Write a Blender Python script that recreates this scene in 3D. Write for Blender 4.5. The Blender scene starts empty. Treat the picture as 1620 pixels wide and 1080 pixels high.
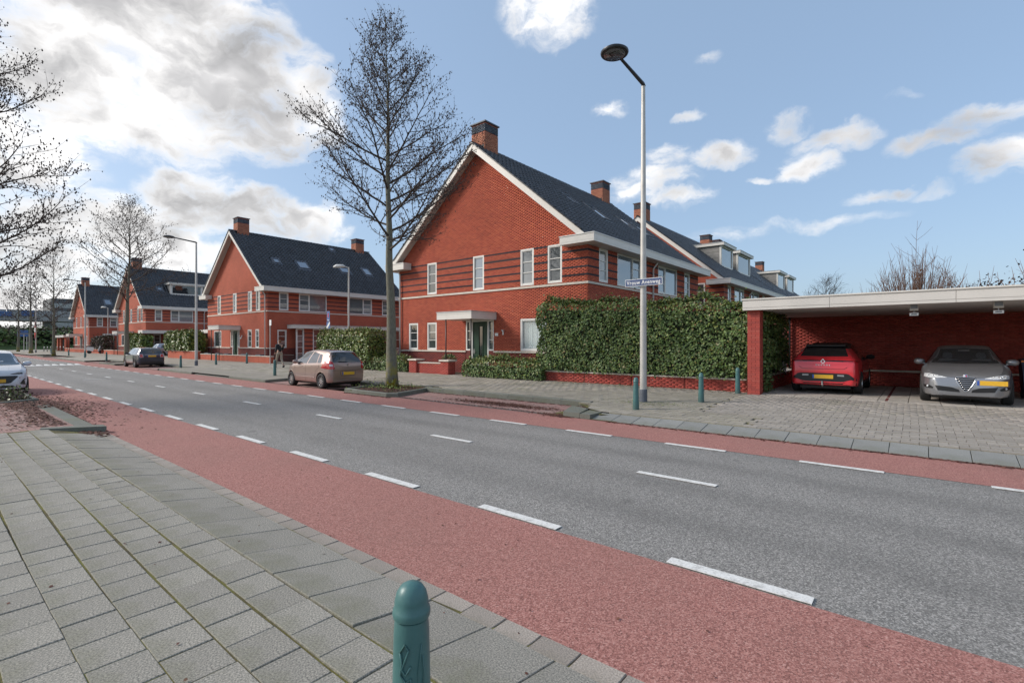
import bpy, math, random
import numpy as np
from mathutils import Vector, Matrix
from mathutils.bvhtree import BVHTree
random.seed(7); rng = np.random.default_rng(11)
SC = bpy.context.scene
COL = SC.collection
R = math.radians

# ------------------------------------------------------------------ camera
cam_d = bpy.data.cameras.new('camera'); cam = bpy.data.objects.new('camera', cam_d); COL.objects.link(cam)
cam.location = (0, 0, 1.75); cam.rotation_euler = (R(90), 0, R(39.66))
cam_d.sensor_width = 36; cam_d.lens = 36*784/1620; cam_d.shift_y = 2/1620
cam_d.clip_start = 0.05; cam_d.clip_end = 5000
SC.camera = cam
# ------------------------------------------------------------------ light
SUN_AZ, SUN_EL = -128.0, 33.0          # azimuth from +Y towards +X
EXPOSURE = 1.08
sun_d = bpy.data.lights.new('sun', 'SUN'); sun_d.energy = 1.5; sun_d.angle = R(14); sun_d.color = (1, .94, .86)
sun = bpy.data.objects.new('sun', sun_d); COL.objects.link(sun)
_d = Vector((math.sin(R(SUN_AZ))*math.cos(R(SUN_EL)), math.cos(R(SUN_AZ))*math.cos(R(SUN_EL)), math.sin(R(SUN_EL))))
sun.rotation_euler = _d.to_track_quat('Z', 'Y').to_euler()
SC.view_settings.view_transform = 'Standard'; SC.view_settings.look = 'None'
SC.view_settings.exposure = EXPOSURE; SC.view_settings.gamma = 1
SC.view_settings.use_curve_mapping = False

W = bpy.data.worlds.new('World'); SC.world = W; W.use_nodes = True
NT = W.node_tree; NT.nodes.clear()
def wn(t, **k):
    n = NT.nodes.new(t)
    for a, b in k.items(): setattr(n, a, b)
    return n
def wm(op, a, b=None, c=None, clamp=False):
    n = NT.nodes.new('ShaderNodeMath'); n.operation = op; n.use_clamp = clamp
    for i, x in enumerate((a, b, c)):
        if x is None: continue
        if isinstance(x, (int, float)): n.inputs[i].default_value = x
        else: NT.links.new(x, n.inputs[i])
    return n.outputs[0]
def wmix(f, a, b):
    n = NT.nodes.new('ShaderNodeMix'); n.data_type = 'RGBA'
    for i, x in ((0, f), (6, a), (7, b)):
        if hasattr(x, 'links') or hasattr(x, 'node'): NT.links.new(x, n.inputs[i])
        else: n.inputs[i].default_value = x
    return n.outputs[2]
def make_world():
    sky = wn('ShaderNodeTexSky', sky_type='NISHITA'); sky.sun_disc = False
    sky.sun_elevation = R(SUN_EL); sky.sun_rotation = R(SUN_AZ % 360)
    sky.air_density = 1.0; sky.dust_density = 2.2; sky.ozone_density = 1.6
    tc = wn('ShaderNodeTexCoord'); D = tc.outputs['Generated']
    # large swirls push the cloud outlines about
    nz = wn('ShaderNodeTexNoise'); nz.inputs['Scale'].default_value = 9; nz.inputs['Detail'].default_value = 7
    nz.inputs['Roughness'].default_value = .55; NT.links.new(D, nz.inputs['Vector'])
    sub = wn('ShaderNodeVectorMath', operation='SUBTRACT'); NT.links.new(nz.outputs['Color'], sub.inputs[0]); sub.inputs[1].default_value = (.5, .5, .5)
    sc = wn('ShaderNodeVectorMath', operation='SCALE'); NT.links.new(sub.outputs[0], sc.inputs[0]); sc.inputs['Scale'].default_value = .085
    ad = wn('ShaderNodeVectorMath', operation='ADD'); NT.links.new(sc.outputs[0], ad.inputs[0]); NT.links.new(D, ad.inputs[1])
    nn = wn('ShaderNodeVectorMath', operation='NORMALIZE'); NT.links.new(ad.outputs[0], nn.inputs[0])
    sp = wn('ShaderNodeSeparateXYZ'); NT.links.new(nn.outputs[0], sp.inputs[0])
    az = wm('ARCTAN2', sp.outputs[0], sp.outputs[1]); el = wm('ARCSINE', sp.outputs[2])
    blobs = [(-79.8,29.6,14.2,5.5,1.5),(-71.1,25.2,10.6,6.1,1.4),(-67.8,21.3,7.4,3.4,1.1),(-80.6,21.7,8.4,5.2,1.3),(-84.9,15.2,5.4,4.3,1.15),(-62.5,24.7,4.0,4.2,1.0),(-75.7,19.4,8.1,3.2,1.2),(-60.9,21.8,2.9,2.3,0.9),(-70.6,29.7,5.9,3.3,1.1),(-80,38,16,8,1.4),(-98,25,10,12,1.2),
             (-72.7,13.1,4.9,3.5,1.3),(-68.1,13.1,5.1,2.4,1.25),(-62.5,12.6,4.7,1.9,1.15),(-77.5,10.9,5.0,2.7,1.2),(-82.4,9.9,4.3,3.1,1.1),(-83.4,6.9,6.1,2.6,1.1),(-75.2,9.0,7.7,2.6,1.1),(-58.7,12.0,2.0,1.1,0.8),(-84.5,3.7,8.1,2.1,0.9),
             (-35.4,33.2,6.2,2.3,0.95),(-32.8,34.0,2.9,1.7,0.8),(-28.4,24.6,2.4,0.9,0.8),(-16.8,19.1,3.4,1.2,.9),(-22.0,19.8,3.0,1.2,0.7),(-24.0,17.5,5.1,1.6,0.85),(-21.0,15.5,3.9,1.2,0.8),(-26.0,16.7,3.5,1.7,0.8),(-10.6,20.9,2.1,1.2,0.85),(-6.6,19.1,3.9,1.1,.9),(-9.4,17.1,3.0,1.5,.95),
             (-13.2,16.5,1.3,0.5,0.7),(-18.2,27.4,1.4,0.6,0.45),(-20.0,23.2,1.4,0.5,0.6),(1.7,17.4,3.7,1.1,0.85),(4.4,18.3,3.6,1.2,.95),(5.0,14.7,3.1,1.6,1.05),(-0.4,17.5,2.6,1.0,0.7),(-3.2,13.7,2.6,0.7,0.75),(0.9,13.2,1.9,0.5,0.5),(-7.7,11.7,6.8,0.8,0.42),(-16.2,11.1,4.9,0.8,0.38),(-1.8,21.3,1.4,0.4,0.35)]
    acc = None
    for a, e, ra, re, w in blobs:
        da = wm('MULTIPLY', wm('SUBTRACT', az, R(a)), 1/R(ra*1.18)); de = wm('MULTIPLY', wm('SUBTRACT', el, R(e)), 1/R(re*1.22))
        q = wm('MULTIPLY_ADD', da, da, wm('MULTIPLY', de, de))
        b = wm('MULTIPLY', wm('SUBTRACT', 1.0, q), w, clamp=False); b = wm('MAXIMUM', b, 0)
        acc = b if acc is None else wm('MAXIMUM', acc, b)
    # drifting cumulus over the rest of the sky
    n2 = wn('ShaderNodeTexNoise'); n2.inputs['Scale'].default_value = 3.2; n2.inputs['Detail'].default_value = 8; n2.inputs['Roughness'].default_value = .55
    mp = wn('ShaderNodeMapping'); mp.inputs['Scale'].default_value = (1, 1, 2.4); mp.inputs['Location'].default_value = (3.1, .4, 1.2)
    NT.links.new(D, mp.inputs[0]); NT.links.new(mp.outputs[0], n2.inputs['Vector'])
    away = wm('MULTIPLY', wm('SUBTRACT', wm('ABSOLUTE', wm('SUBTRACT', az, R(-38))), R(58)), 5.0, clamp=True)
    gen = wm('MULTIPLY', wm('MULTIPLY', wm('SUBTRACT', n2.outputs['Fac'], .47), 6.0), away)
    dens0 = wm('MAXIMUM', acc, gen)
    n3 = wn('ShaderNodeTexNoise'); n3.inputs['Scale'].default_value = 17; n3.inputs['Detail'].default_value = 10; n3.inputs['Roughness'].default_value = .60
    mp3 = wn('ShaderNodeMapping'); mp3.inputs['Scale'].default_value = (1, 1, 2.0); NT.links.new(nn.outputs[0], mp3.inputs[0]); NT.links.new(mp3.outputs[0], n3.inputs['Vector'])
    dens = wm('ADD', dens0, wm('MULTIPLY', wm('SUBTRACT', n3.outputs['Fac'], .5), wm('MINIMUM', wm('MULTIPLY_ADD', dens0, 4.5, .12), 2.4)))
    mr = wn('ShaderNodeMapRange', interpolation_type='SMOOTHSTEP'); NT.links.new(dens, mr.inputs[0]); mr.inputs[1].default_value = .05; mr.inputs[2].default_value = 1.15
    alpha = mr.outputs[0]
    # cloud body: bright rims, grey bellies
    n4 = wn('ShaderNodeTexNoise'); n4.inputs['Scale'].default_value = 3.4; n4.inputs['Detail'].default_value = 3; n4.inputs['Roughness'].default_value = .5
    mp4 = wn('ShaderNodeMapping'); mp4.inputs['Scale'].default_value = (1, 1, 1.6); NT.links.new(D, mp4.inputs[0]); NT.links.new(mp4.outputs[0], n4.inputs['Vector'])
    core = wn('ShaderNodeMapRange', interpolation_type='SMOOTHSTEP')
    NT.links.new(wm('ADD', dens, wm('MULTIPLY', wm('SUBTRACT', n4.outputs['Fac'], .5), 3.0)), core.inputs[0])
    core.inputs[1].default_value = .4; core.inputs[2].default_value = 1.6
    # billows: density falls off towards the sun side of each lump
    def bil(off):
        m_ = wn('ShaderNodeMapping'); m_.inputs['Location'].default_value = off; m_.inputs['Scale'].default_value = (1, 1, 1.5); NT.links.new(nn.outputs[0], m_.inputs[0])
        q = wn('ShaderNodeTexNoise'); q.inputs['Scale'].default_value = 6.5; q.inputs['Detail'].default_value = 4; q.inputs['Roughness'].default_value = .45; NT.links.new(m_.outputs[0], q.inputs['Vector']); return q.outputs['Fac']
    rel = wm('MULTIPLY_ADD', wm('SUBTRACT', bil((0, 0, 0)), bil((-.010, -.008, .030))), 2.6, 0.0)
    cb = wmix(core.outputs[0], (5.4, 5.3, 5.2, 1), (3.0, 2.95, 2.95, 1))
    rr_ = wm('MULTIPLY_ADD', rel, wm('MULTIPLY_ADD', alpha, 1.0, -.15), 1.0)
    rr_ = wm('MINIMUM', wm('MAXIMUM', rr_, .66), 1.35)
    mu = wn('ShaderNodeVectorMath', operation='SCALE'); NT.links.new(cb, mu.inputs[0]); NT.links.new(rr_, mu.inputs['Scale']); ccol = mu.outputs[0]
    skyc = wmix(.60, sky.outputs[0], (1.75, 2.45, 3.4, 1))
    col = wmix(wm('MULTIPLY', alpha, .96), skyc, ccol)
    bg = wn('ShaderNodeBackground'); bg.inputs['Strength'].default_value = .10
    NT.links.new(col, bg.inputs[0])
    out = wn('ShaderNodeOutputWorld'); NT.links.new(bg.outputs[0], out.inputs[0])
make_world()

# ------------------------------------------------------------------ materials
MATS = {}
class N:
    """small helper round one material's node tree"""
    def __init__(s, name):
        s.m = bpy.data.materials.new(name); s.m.use_nodes = True; s.t = s.m.node_tree; s.p = s.t.nodes['Principled BSDF']
        s.tc = None
    def n(s, t, **k):
        x = s.t.nodes.new(t)
        for a, b in k.items(): setattr(x, a, b)
        return x
    def lk(s, a, b): s.t.links.new(a, b)
    def co(s, which='Object'):
        if s.tc is None: s.tc = s.n('ShaderNodeTexCoord')
        return s.tc.outputs[which]
    def noise(s, scale, detail=4, rough=.55, vec=None, out='Fac'):
        x = s.n('ShaderNodeTexNoise'); x.inputs['Scale'].default_value = scale; x.inputs['Detail'].default_value = detail
        x.inputs['Roughness'].default_value = rough; s.lk(vec or s.co(), x.inputs['Vector']); return x.outputs[out]
    def ramp(s, f, stops, interp='LINEAR'):
        r = s.n('ShaderNodeValToRGB'); r.color_ramp.interpolation = interp; e = r.color_ramp.elements
        while len(e) < len(stops): e.new(.5)
        for el, (p, c) in zip(e, stops): el.position = p; el.color = (*c, 1)
        s.lk(f, r.inputs[0]); return r.outputs[0]
    def mix(s, f, a, b, mode='MIX'):
        x = s.n('ShaderNodeMix', data_type='RGBA', blend_type=mode)
        for i, v in ((0, f), (6, a), (7, b)):
            if isinstance(v, (int, float)): x.inputs[i].default_value = v
            elif isinstance(v, tuple): x.inputs[i].default_value = (*v, 1) if len(v) == 3 else v
            else: s.lk(v, x.inputs[i])
        return x.outputs[2]
    def math(s, op, a, b=0, clamp=False):
        x = s.n('ShaderNodeMath', operation=op); x.use_clamp = clamp
        for i, v in ((0, a), (1, b)):
            if isinstance(v, (int, float)): x.inputs[i].default_value = v
            else: s.lk(v, x.inputs[i])
        return x.outputs[0]
    def bump(s, h, strength=.3, dist=.01):
        b = s.n('ShaderNodeBump'); b.inputs['Strength'].default_value = strength; b.inputs['Distance'].default_value = dist
        s.lk(h, b.inputs['Height']); s.lk(b.outputs[0], s.p.inputs['Normal']); return b
    def col(s, c):
        if isinstance(c, tuple): s.p.inputs['Base Color'].default_value = (*c, 1)
        else: s.lk(c, s.p.inputs['Base Color'])
    def set(s, **k):
        for a, b in k.items():
            nm = {'rough': 'Roughness', 'metal': 'Metallic', 'spec': 'Specular IOR Level', 'coat': 'Coat Weight', 'alpha': 'Alpha', 'trans': 'Transmission Weight', 'coatr': 'Coat Roughness'}[a]
            if isinstance(b, (int, float)): s.p.inputs[nm].default_value = b
            else: s.lk(b, s.p.inputs[nm])
def plain(name, c, rough=.6, metal=0, coat=0, var=.12, scale=6, bump=0, spec=.5, bscale=60):
    s = N(name); f = s.noise(scale, 5)
    a = tuple(x*(1-var) for x in c); b = tuple(min(1, x*(1+var)) for x in c)
    s.col(s.ramp(f, [(.3, a), (.7, b)])); s.set(rough=rough, metal=metal, coat=coat, spec=spec)
    if coat: s.set(coatr=.04)
    if bump: s.bump(s.noise(bscale, 3), bump, .01)
    MATS[name] = s.m; return s.m
def island(s):
    g = s.n('ShaderNodeNewGeometry'); return g.outputs['Random Per Island']
def objrand(s):
    g = s.n('ShaderNodeObjectInfo'); return g.outputs['Random']

def make_materials():
    M = MATS
    # asphalt: pale stone chips in dark binder
    s = N('asphalt'); v = s.n('ShaderNodeTexVoronoi'); v.inputs['Scale'].default_value = 100; s.lk(s.co(), v.inputs['Vector'])
    f = s.noise(165, 3, .75); chips = s.math('ADD', s.math('MULTIPLY', f, .55), s.math('MULTIPLY', v.outputs['Color'], .5))
    c = s.ramp(chips, [(.30, (.08, .076, .070)), (.48, (.175, .166, .153)), (.60, (.285, .27, .25)), (.78, (.54, .51, .475))])
    c2 = s.mix(s.math('MULTIPLY', s.noise(.35, 6, .6), .35), c, (.20, .19, .175))
    mp = s.n('ShaderNodeMapping'); mp.inputs['Scale'].default_value = (.05, 1.3, 1); s.lk(s.co(), mp.inputs[0])
    c3 = s.mix(s.math('MULTIPLY', s.ramp(s.noise(1.0, 3, .5, mp.outputs[0]), [(.4, (0, 0, 0)), (.7, (1, 1, 1))]), .22), c2, (.09, .087, .08))
    sp = s.n('ShaderNodeSeparateXYZ'); s.lk(s.co(), sp.inputs[0]); yy = s.math('ADD', sp.outputs[1], s.math('MULTIPLY', s.noise(.25, 3), .5))
    tr = s.math('POWER', s.math('ABSOLUTE', s.math('SINE', s.math('MULTIPLY', s.math('SUBTRACT', yy, 4.35), 2.55))), 3)
    c3 = s.mix(s.math('MULTIPLY', tr, s.ramp(s.noise(.5, 5, .6), [(.35, (.06, .06, .06)), (.65, (.30, .30, .30))])), c3, (.085, .08, .074))
    st = s.ramp(s.noise(1.7, 3, .5), [(.68, (0, 0, 0)), (.74, (.35, .35, .35))]); c3 = s.mix(st, c3, (.07, .066, .06))
    s.col(c3); s.set(rough=.85); s.bump(chips, .6, .006); M['asphalt'] = s.m
    s = N('red_asphalt'); v = s.n('ShaderNodeTexVoronoi'); v.inputs['Scale'].default_value = 105; s.lk(s.co(), v.inputs['Vector'])
    f = s.noise(150, 3, .7); chips = s.math('ADD', s.math('MULTIPLY', f, .6), s.math('MULTIPLY', v.outputs['Color'], .4))
    c = s.ramp(chips, [(.28, (.13, .052, .042)), (.48, (.31, .125, .103)), (.62, (.44, .21, .175)), (.85, (.60, .42, .37))])
    c2 = s.mix(s.ramp(s.noise(.6, 7, .65), [(.42, (0, 0, 0)), (.75, (.45, .45, .45))]), c, (.24, .125, .10))
    s.col(c2); s.set(rough=.88); s.bump(chips, .6, .006); M['red_asphalt'] = s.m
    s = N('road_paint'); f = s.noise(55, 5, .7)
    g = s.noise(9, 6, .75); c = s.ramp(f, [(.28, (.30, .29, .28)), (.42, (.62, .61, .58)), (.7, (.78, .77, .74))]); s.col(s.mix(s.ramp(g, [(.52, (0, 0, 0)), (.66, (.75, .75, .75))]), c, (.34, .33, .31))); s.set(rough=.7); s.bump(f, .3, .004); M['road_paint'] = s.m
    # concrete paving: per-tile tone, speckle, dirt, moss
    def concrete(name, base, moss, speck=.5, dv=.16):
        s = N(name); r = objrand(s) ; i = island(s); rr = s.math('FRACT', s.math('ADD', r, s.math('MULTIPLY', i, 7.3)))
        tone = s.ramp(rr, [(0, tuple(x*(1-dv) for x in base)), (.55, base), (1, tuple(x*(1+dv) for x in base))])
        f = s.noise(95, 4, .85); c = s.mix(speck, tone, s.ramp(f, [(.36, (.05, .05, .05)), (.5, (.5, .5, .5)), (.64, (1, .98, .95))]), 'OVERLAY')
        d = s.ramp(s.noise(1.1, 7, .65), [(.42, (0, 0, 0)), (.72, (.55, .55, .55))])
        c = s.mix(d, c, tuple(x*.62 for x in base))
        mm = s.ramp(s.noise(.9, 8, .7), [(.50, (0, 0, 0)), (.68, (moss, moss, moss))])
        c = s.mix(mm, c, (.14, .145, .06)); s.col(c); s.set(rough=.88); s.bump(f, .35, .004); M[name] = s.m
    concrete('concrete_tile', (.262, .246, .212), .45, .8, dv=.09)
    concrete('ramp_concrete', (.22, .222, .21), .3, dv=.08)
    concrete('kerb_concrete', (.155, .16, .135), .45, dv=.12)
    concrete('kerb_warm', (.30, .262, .225), .2, .5, dv=.14)
    concrete('forecourt_paver', (.31, .278, .245), .30, .45)
    concrete('walk_tile', (.30, .27, .225), .50, .45)
    concrete('slab_concrete', (.44, .40, .355), .1, .35)
    s = N('mossy_joint'); f = s.noise(2.2, 8, .7); g = s.noise(90, 3)
    c = s.ramp(f, [(.35, (.06, .048, .028)), (.5, (.115, .10, .028)), (.62, (.15, .15, .03))]); c = s.mix(.4, c, s.ramp(g, [(.3, (.1, .1, .1)), (.7, (.9, .9, .9))]), 'OVERLAY')
    s.col(c); s.set(rough=.95); s.bump(g, .8, .01); M['mossy_joint'] = s.m
    s = N('bay_clinker')
    b = s.n('ShaderNodeTexBrick'); b.inputs['Scale'].default_value = 1; b.inputs['Brick Width'].default_value = .21; b.inputs['Row Height'].default_value = .105
    b.inputs['Mortar Size'].default_value = .006; s.lk(s.co(), b.inputs['Vector'])
    b.inputs['Color1'].default_value = (.27, .135, .115, 1); b.inputs['Color2'].default_value = (.36, .20, .175, 1); b.inputs['Mortar'].default_value = (.14, .10, .085, 1)
    c = s.mix(s.ramp(s.noise(1.5, 7, .65), [(.4, (0, 0, 0)), (.7, (.7, .7, .7))]), b.outputs['Color'], (.27, .21, .18))
    s.col(c); s.set(rough=.9); s.bump(b.outputs['Fac'], -.4, .004); M['bay_clinker'] = s.m
    # grass and soil
    s = N('verge_grass'); f = s.noise(.8, 8, .7); s.col(s.ramp(f, [(.3, (.035, .055, .015)), (.55, (.07, .105, .025)), (.75, (.12, .13, .045))])); s.set(rough=.95); s.bump(s.noise(30, 4), .8, .05); M['verge_grass'] = s.m
    s = N('garden_soil'); f = s.noise(3, 9, .7); s.col(s.ramp(f, [(.3, (.03, .02, .013)), (.6, (.075, .05, .032)), (.8, (.07, .075, .03))])); s.set(rough=.95); s.bump(s.noise(25, 6), 1, .03); M['garden_soil'] = s.m
    # bricks
    def brick(name, cols):
        s = N(name); r = s.math('FRACT', s.math('ADD', s.math('MULTIPLY', island(s), 13.7), objrand(s)))
        c = s.ramp(r, [(i/(len(cols)-1), q) for i, q in enumerate(cols)])
        w = s.ramp(s.noise(.55, 8, .68, s.co()), [(.35, (.80, .79, .79)), (.65, (1.0, 1.0, 1.0))]); c = s.mix(1.0, c, w, 'MULTIPLY')
        c = s.mix(.25, c, s.ramp(s.noise(45, 3, .7), [(.3, (.25, .25, .25)), (.7, (.75, .75, .75))]), 'OVERLAY')
        s.col(c); s.set(rough=.82, spec=.3); s.bump(s.noise(70, 3), .25, .004); M[name] = s.m
    brick('brick_red', [(.47, .105, .060), (.52, .120, .066), (.56, .140, .076), (.49, .110, .062), (.47, .102, .062), (.40, .092, .058)])
    brick('brick_plum', [(.15, .040, .038), (.25, .055, .044), (.19, .052, .048), (.30, .062, .044)])
    brick('brick_dark', [(.022, .024, .032), (.04, .042, .052), (.03, .03, .04)])
    brick('brick_wall_red', [(.42, .078, .062), (.48, .092, .070), (.44, .082, .064), (.36, .072, .060), (.50, .11, .085)])
    brick('brick_chimney', [(.46, .18, .11), (.55, .24, .15), (.40, .15, .10)])
    brick('brick_slate', [(.07, .085, .11), (.11, .13, .155), (.05, .06, .08)])
    plain('mortar', (.30, .10, .066), .95, var=.2, scale=3); plain('mortar_dark', (.05, .035, .035), .95)
    def farbrick(name, a, b, m, msize=.007):
        s = N(name); sx = s.n('ShaderNodeSeparateXYZ'); s.lk(s.co(), sx.inputs[0])
        cx = s.n('ShaderNodeCombineXYZ'); s.lk(s.math('ADD', sx.outputs[0], sx.outputs[1]), cx.inputs[0]); s.lk(sx.outputs[2], cx.inputs[1])
        bt = s.n('ShaderNodeTexBrick'); bt.inputs['Scale'].default_value = 1; bt.inputs['Brick Width'].default_value = .22; bt.inputs['Row Height'].default_value = .0625
        bt.inputs['Mortar Size'].default_value = msize; s.lk(cx.outputs[0], bt.inputs['Vector'])
        bt.inputs['Color1'].default_value = (*a, 1); bt.inputs['Color2'].default_value = (*b, 1); bt.inputs['Mortar'].default_value = (*m, 1)
        w = s.ramp(s.noise(.5, 6, .6), [(.35, (.78, .78, .78)), (.65, (1, 1, 1))]); s.col(s.mix(1.0, bt.outputs['Color'], w, 'MULTIPLY'))
        s.set(rough=.85, spec=.3); s.bump(bt.outputs['Fac'], -.4, .004); M[name] = s.m
    farbrick('far_brick', (.46, .105, .060), (.53, .128, .070), (.30, .105, .07))
    farbrick('far_plum', (.17, .045, .040), (.28, .062, .046), (.10, .05, .045))
    farbrick('far_dark', (.03, .032, .04), (.045, .045, .055), (.04, .035, .035))
    # trim and so on
    plain('cream_paint', (.68, .645, .59), .45, var=.05, scale=2); plain('white_frame', (.74, .72, .68), .4, var=.04, scale=3)
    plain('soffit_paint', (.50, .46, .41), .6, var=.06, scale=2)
    plain('stone_trim', (.60, .54, .46), .75, var=.12, scale=8, bump=.2); plain('zinc', (.42, .43, .43), .5, metal=.3, var=.08)
    plain('pipe_white', (.66, .64, .61), .5, var=.06)
    plain('lead', (.09, .10, .12), .6, var=.15); plain('black_metal', (.014, .014, .016), .45, var=.2)
    plain('fascia_panel', (.60, .565, .52), .5, var=.06, scale=1.2)
    plain('ceiling_board', (.58, .54, .51), .7, var=.08, scale=1.5)
    plain('lamp_pole', (.50, .48, .445), .5, metal=.25, var=.14, scale=3); plain('lamp_dark', (.035, .038, .045), .4, metal=.3)
    plain('lamp_glass', (.10, .11, .13), .2, coat=.5); plain('lamp_white', (.62, .62, .6), .4)
    s = N('bollard_green'); f = s.noise(7, 8, .7); c = s.ramp(f, [(.3, (.046, .128, .126)), (.6, (.064, .16, .156))])
    c = s.mix(s.ramp(s.noise(38, 6, .8), [(.66, (0, 0, 0)), (.70, (.8, .8, .8))]), c, (.13, .20, .19)); sp = s.n('ShaderNodeSeparateXYZ'); s.lk(s.co(), sp.inputs[0])
    d_ = s.math('MULTIPLY', s.math('MULTIPLY', s.math('SUBTRACT', .22, sp.outputs[2]), 4.0, True), s.noise(20, 5)); c = s.mix(d_, c, (.06, .05, .035))
    s.col(c); s.set(rough=.40); s.bump(s.noise(50, 4), .14, .006); M['bollard_green'] = s.m
    plain('door_green', (.010, .042, .022), .45, var=.1, spec=.3)
    plain('wood_fence', (.36, .155, .04), .7, var=.25, scale=4); plain('dormer_wood', (.26, .245, .225), .75, var=.18, scale=3)
    plain('bin_blue', (.012, .018, .045), .5); plain('bin_orange', (.65, .20, .03), .5); plain('sign_blue', (.06, .14, .33), .4)
    plain('street_sign_blue', (.055, .085, .19), .4, var=.08); plain('sign_white', (.78, .78, .76), .45, var=.03); plain('sign_red', (.55, .03, .035), .45); plain('sign_grey', (.20, .21, .23), .5)
    plain('steel', (.38, .38, .38), .4, metal=.7); plain('emblem_silver', (.72, .73, .74), .3, metal=.1, var=.03); plain('chrome', (.75, .75, .76), .12, metal=1, var=.03)
    plain('viaduct_concrete', (.36, .36, .35), .85, var=.2, scale=.3); plain('office_grey', (.10, .105, .115), .6); plain('barrier_glass', (.36, .37, .37), .8)
    s = N('roof_tile'); r = s.math('FRACT', s.math('ADD', s.math('MULTIPLY', island(s), 17.3), objrand(s)))
    s.col(s.ramp(r, [(0, (.024, .026, .032)), (.5, (.033, .037, .045)), (1, (.047, .053, .064))])); s.set(rough=.25, spec=.6)
    s.bump(s.noise(12, 4), .1, .01); M['roof_tile'] = s.m
    # glass
    s = N('window_glass'); f = s.math('ADD', s.math('MULTIPLY', objrand(s), .6), s.math('MULTIPLY', s.noise(3.5, 5, .7), .4)); s.col(s.ramp(f, [(.25, (.010, .014, .018)), (.5, (.05, .06, .065)), (.7, (.16, .17, .17))])); s.set(rough=.03, spec=.9, coat=.8, coatr=.0)
    s.bump(s.noise(1.3, 2), .08, .05); M['window_glass'] = s.m
    s = N('blind_glass'); f = s.math('ADD', s.math('MULTIPLY', objrand(s), .55), s.math('MULTIPLY', s.noise(2, 3), .45)); s.col(s.ramp(f, [(.3, (.10, .115, .125)), (.7, (.26, .275, .28))])); s.set(rough=.06, spec=.9, coat=.6, coatr=0); M['blind_glass'] = s.m
    s = N('clear_glass'); s.col((.9, .95, .95)); s.set(rough=.02, alpha=.22, spec=.9); M['clear_glass'] = s.m
    s = N('skylight_glass'); s.col((.16, .20, .25)); s.set(rough=.05, spec=1.0, coat=1, coatr=.02); M['skylight_glass'] = s.m
    plain('curtain', (.42, .52, .50), .9, var=.1, scale=14)
    # car things
    def paint(name, c, metal=.3, rough=.28): 
        s = N(name); f = s.noise(2.5, 4); s.col(s.ramp(f, [(.3, tuple(x*.93 for x in c)), (.7, c)])); s.set(rough=rough, metal=metal, coat=1, coatr=.03, spec=.5); M[name] = s.m
    paint('paint_red', (.72, .030, .042), .10, .3); paint('paint_grey', (.27, .275, .29), .55, .30); paint('paint_beige', (.33, .235, .205), .55, .32)
    paint('paint_navy', (.028, .032, .055), .5, .3); paint('paint_white', (.62, .65, .70), 0, .3); paint('paint_silverblue', (.35, .38, .44), .4, .3)
    paint('paint_silver', (.40, .40, .38), .6, .3)
    s = N('car_glass'); s.col((.010, .012, .015)); s.set(rough=.02, spec=.8, coat=.7, coatr=0); M['car_glass'] = s.m
    s = N('car_glass_clear'); s.col((.1, .11, .12)); s.set(rough=.02, spec=.5, alpha=.12); M['car_glass_clear'] = s.m
    plain('car_black', (.012, .012, .013), .4, var=.1); plain('tyre', (.018, .018, .018), .8, bump=.3); plain('alloy', (.42, .42, .42), .3, metal=.8)
    plain('plate_yellow', (.70, .40, .03), .4, var=.08, scale=20); plain('plate_blue', (.03, .10, .40), .4)
    plain('tail_red', (.42, .01, .015), .15, coat=1, var=.3, scale=25); plain('tail_dark', (.022, .002, .006), .15, coat=1); plain('lamp_lens', (.55, .56, .57), .1, coat=1, var=.4, scale=40); plain('seat_cloth', (.05, .05, .052), .9)
    # plants
    def leafm(name, cols, rough=.5):
        s = N(name); s.col(s.ramp(island(s), [(i/(len(cols)-1), q) for i, q in enumerate(cols)])); s.set(rough=rough, spec=.45); M[name] = s.m
    leafm('ivy_leaf', [(.04, .075, .020), (.08, .135, .034), (.11, .175, .042), (.15, .225, .062), (.065, .11, .03), (.20, .26, .11), (.05, .085, .026), (.13, .15, .045)], .62)
    leafm('ivy_tip', [(.14, .19, .035), (.20, .24, .05), (.15, .18, .04), (.24, .17, .07), (.09, .14, .035)], .5)
    leafm('laurel_leaf', [(.05, .085, .02), (.10, .16, .03), (.15, .21, .04), (.20, .25, .055), (.075, .12, .025), (.04, .065, .018)], .4)
    leafm('dead_leaf', [(.055, .018, .013), (.10, .030, .020), (.14, .055, .035), (.075, .025, .02), (.16, .09, .05)], .8)
    leafm('litter_leaf', [(.06, .05, .03), (.08, .035, .02), (.05, .07, .02), (.10, .11, .03)], .8)
    leafm('weed_leaf', [(.09, .14, .02), (.14, .19, .03), (.06, .10, .02), (.18, .2, .05)], .6)
    leafm('heather_leaf', [(.08, .055, .05), (.13, .08, .07), (.05, .06, .03), (.17, .13, .12)], .8)
    leafm('catkin', [(.018, .013, .011), (.035, .022, .018), (.05, .026, .022)], .8)
    plain('core_blocker', (.012, .018, .008), .9)
    s = N('bark'); f = s.noise(5, 7, .7); mp = s.n('ShaderNodeMapping'); mp.inputs['Scale'].default_value = (1, 1, .25); s.lk(s.co(), mp.inputs[0])
    g = s.noise(30, 5, .7, mp.outputs[0]); c = s.ramp(g, [(.3, (.07, .062, .048)), (.5, (.16, .15, .115)), (.7, (.24, .225, .17))])
    c = s.mix(s.ramp(f, [(.42, (0, 0, 0)), (.62, (.6, .6, .6))]), c, (.16, .155, .105)); 
    sp = s.n('ShaderNodeSeparateXYZ'); s.lk(s.co(), sp.inputs[0])
    y = s.math('MULTIPLY', s.math('SUBTRACT', 1.3, sp.outputs[2], ), .9, True); y = s.math('MULTIPLY', y, s.ramp(s.noise(4, 5), [(.45, (0, 0, 0)), (.55, (1, 1, 1))]))
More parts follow.
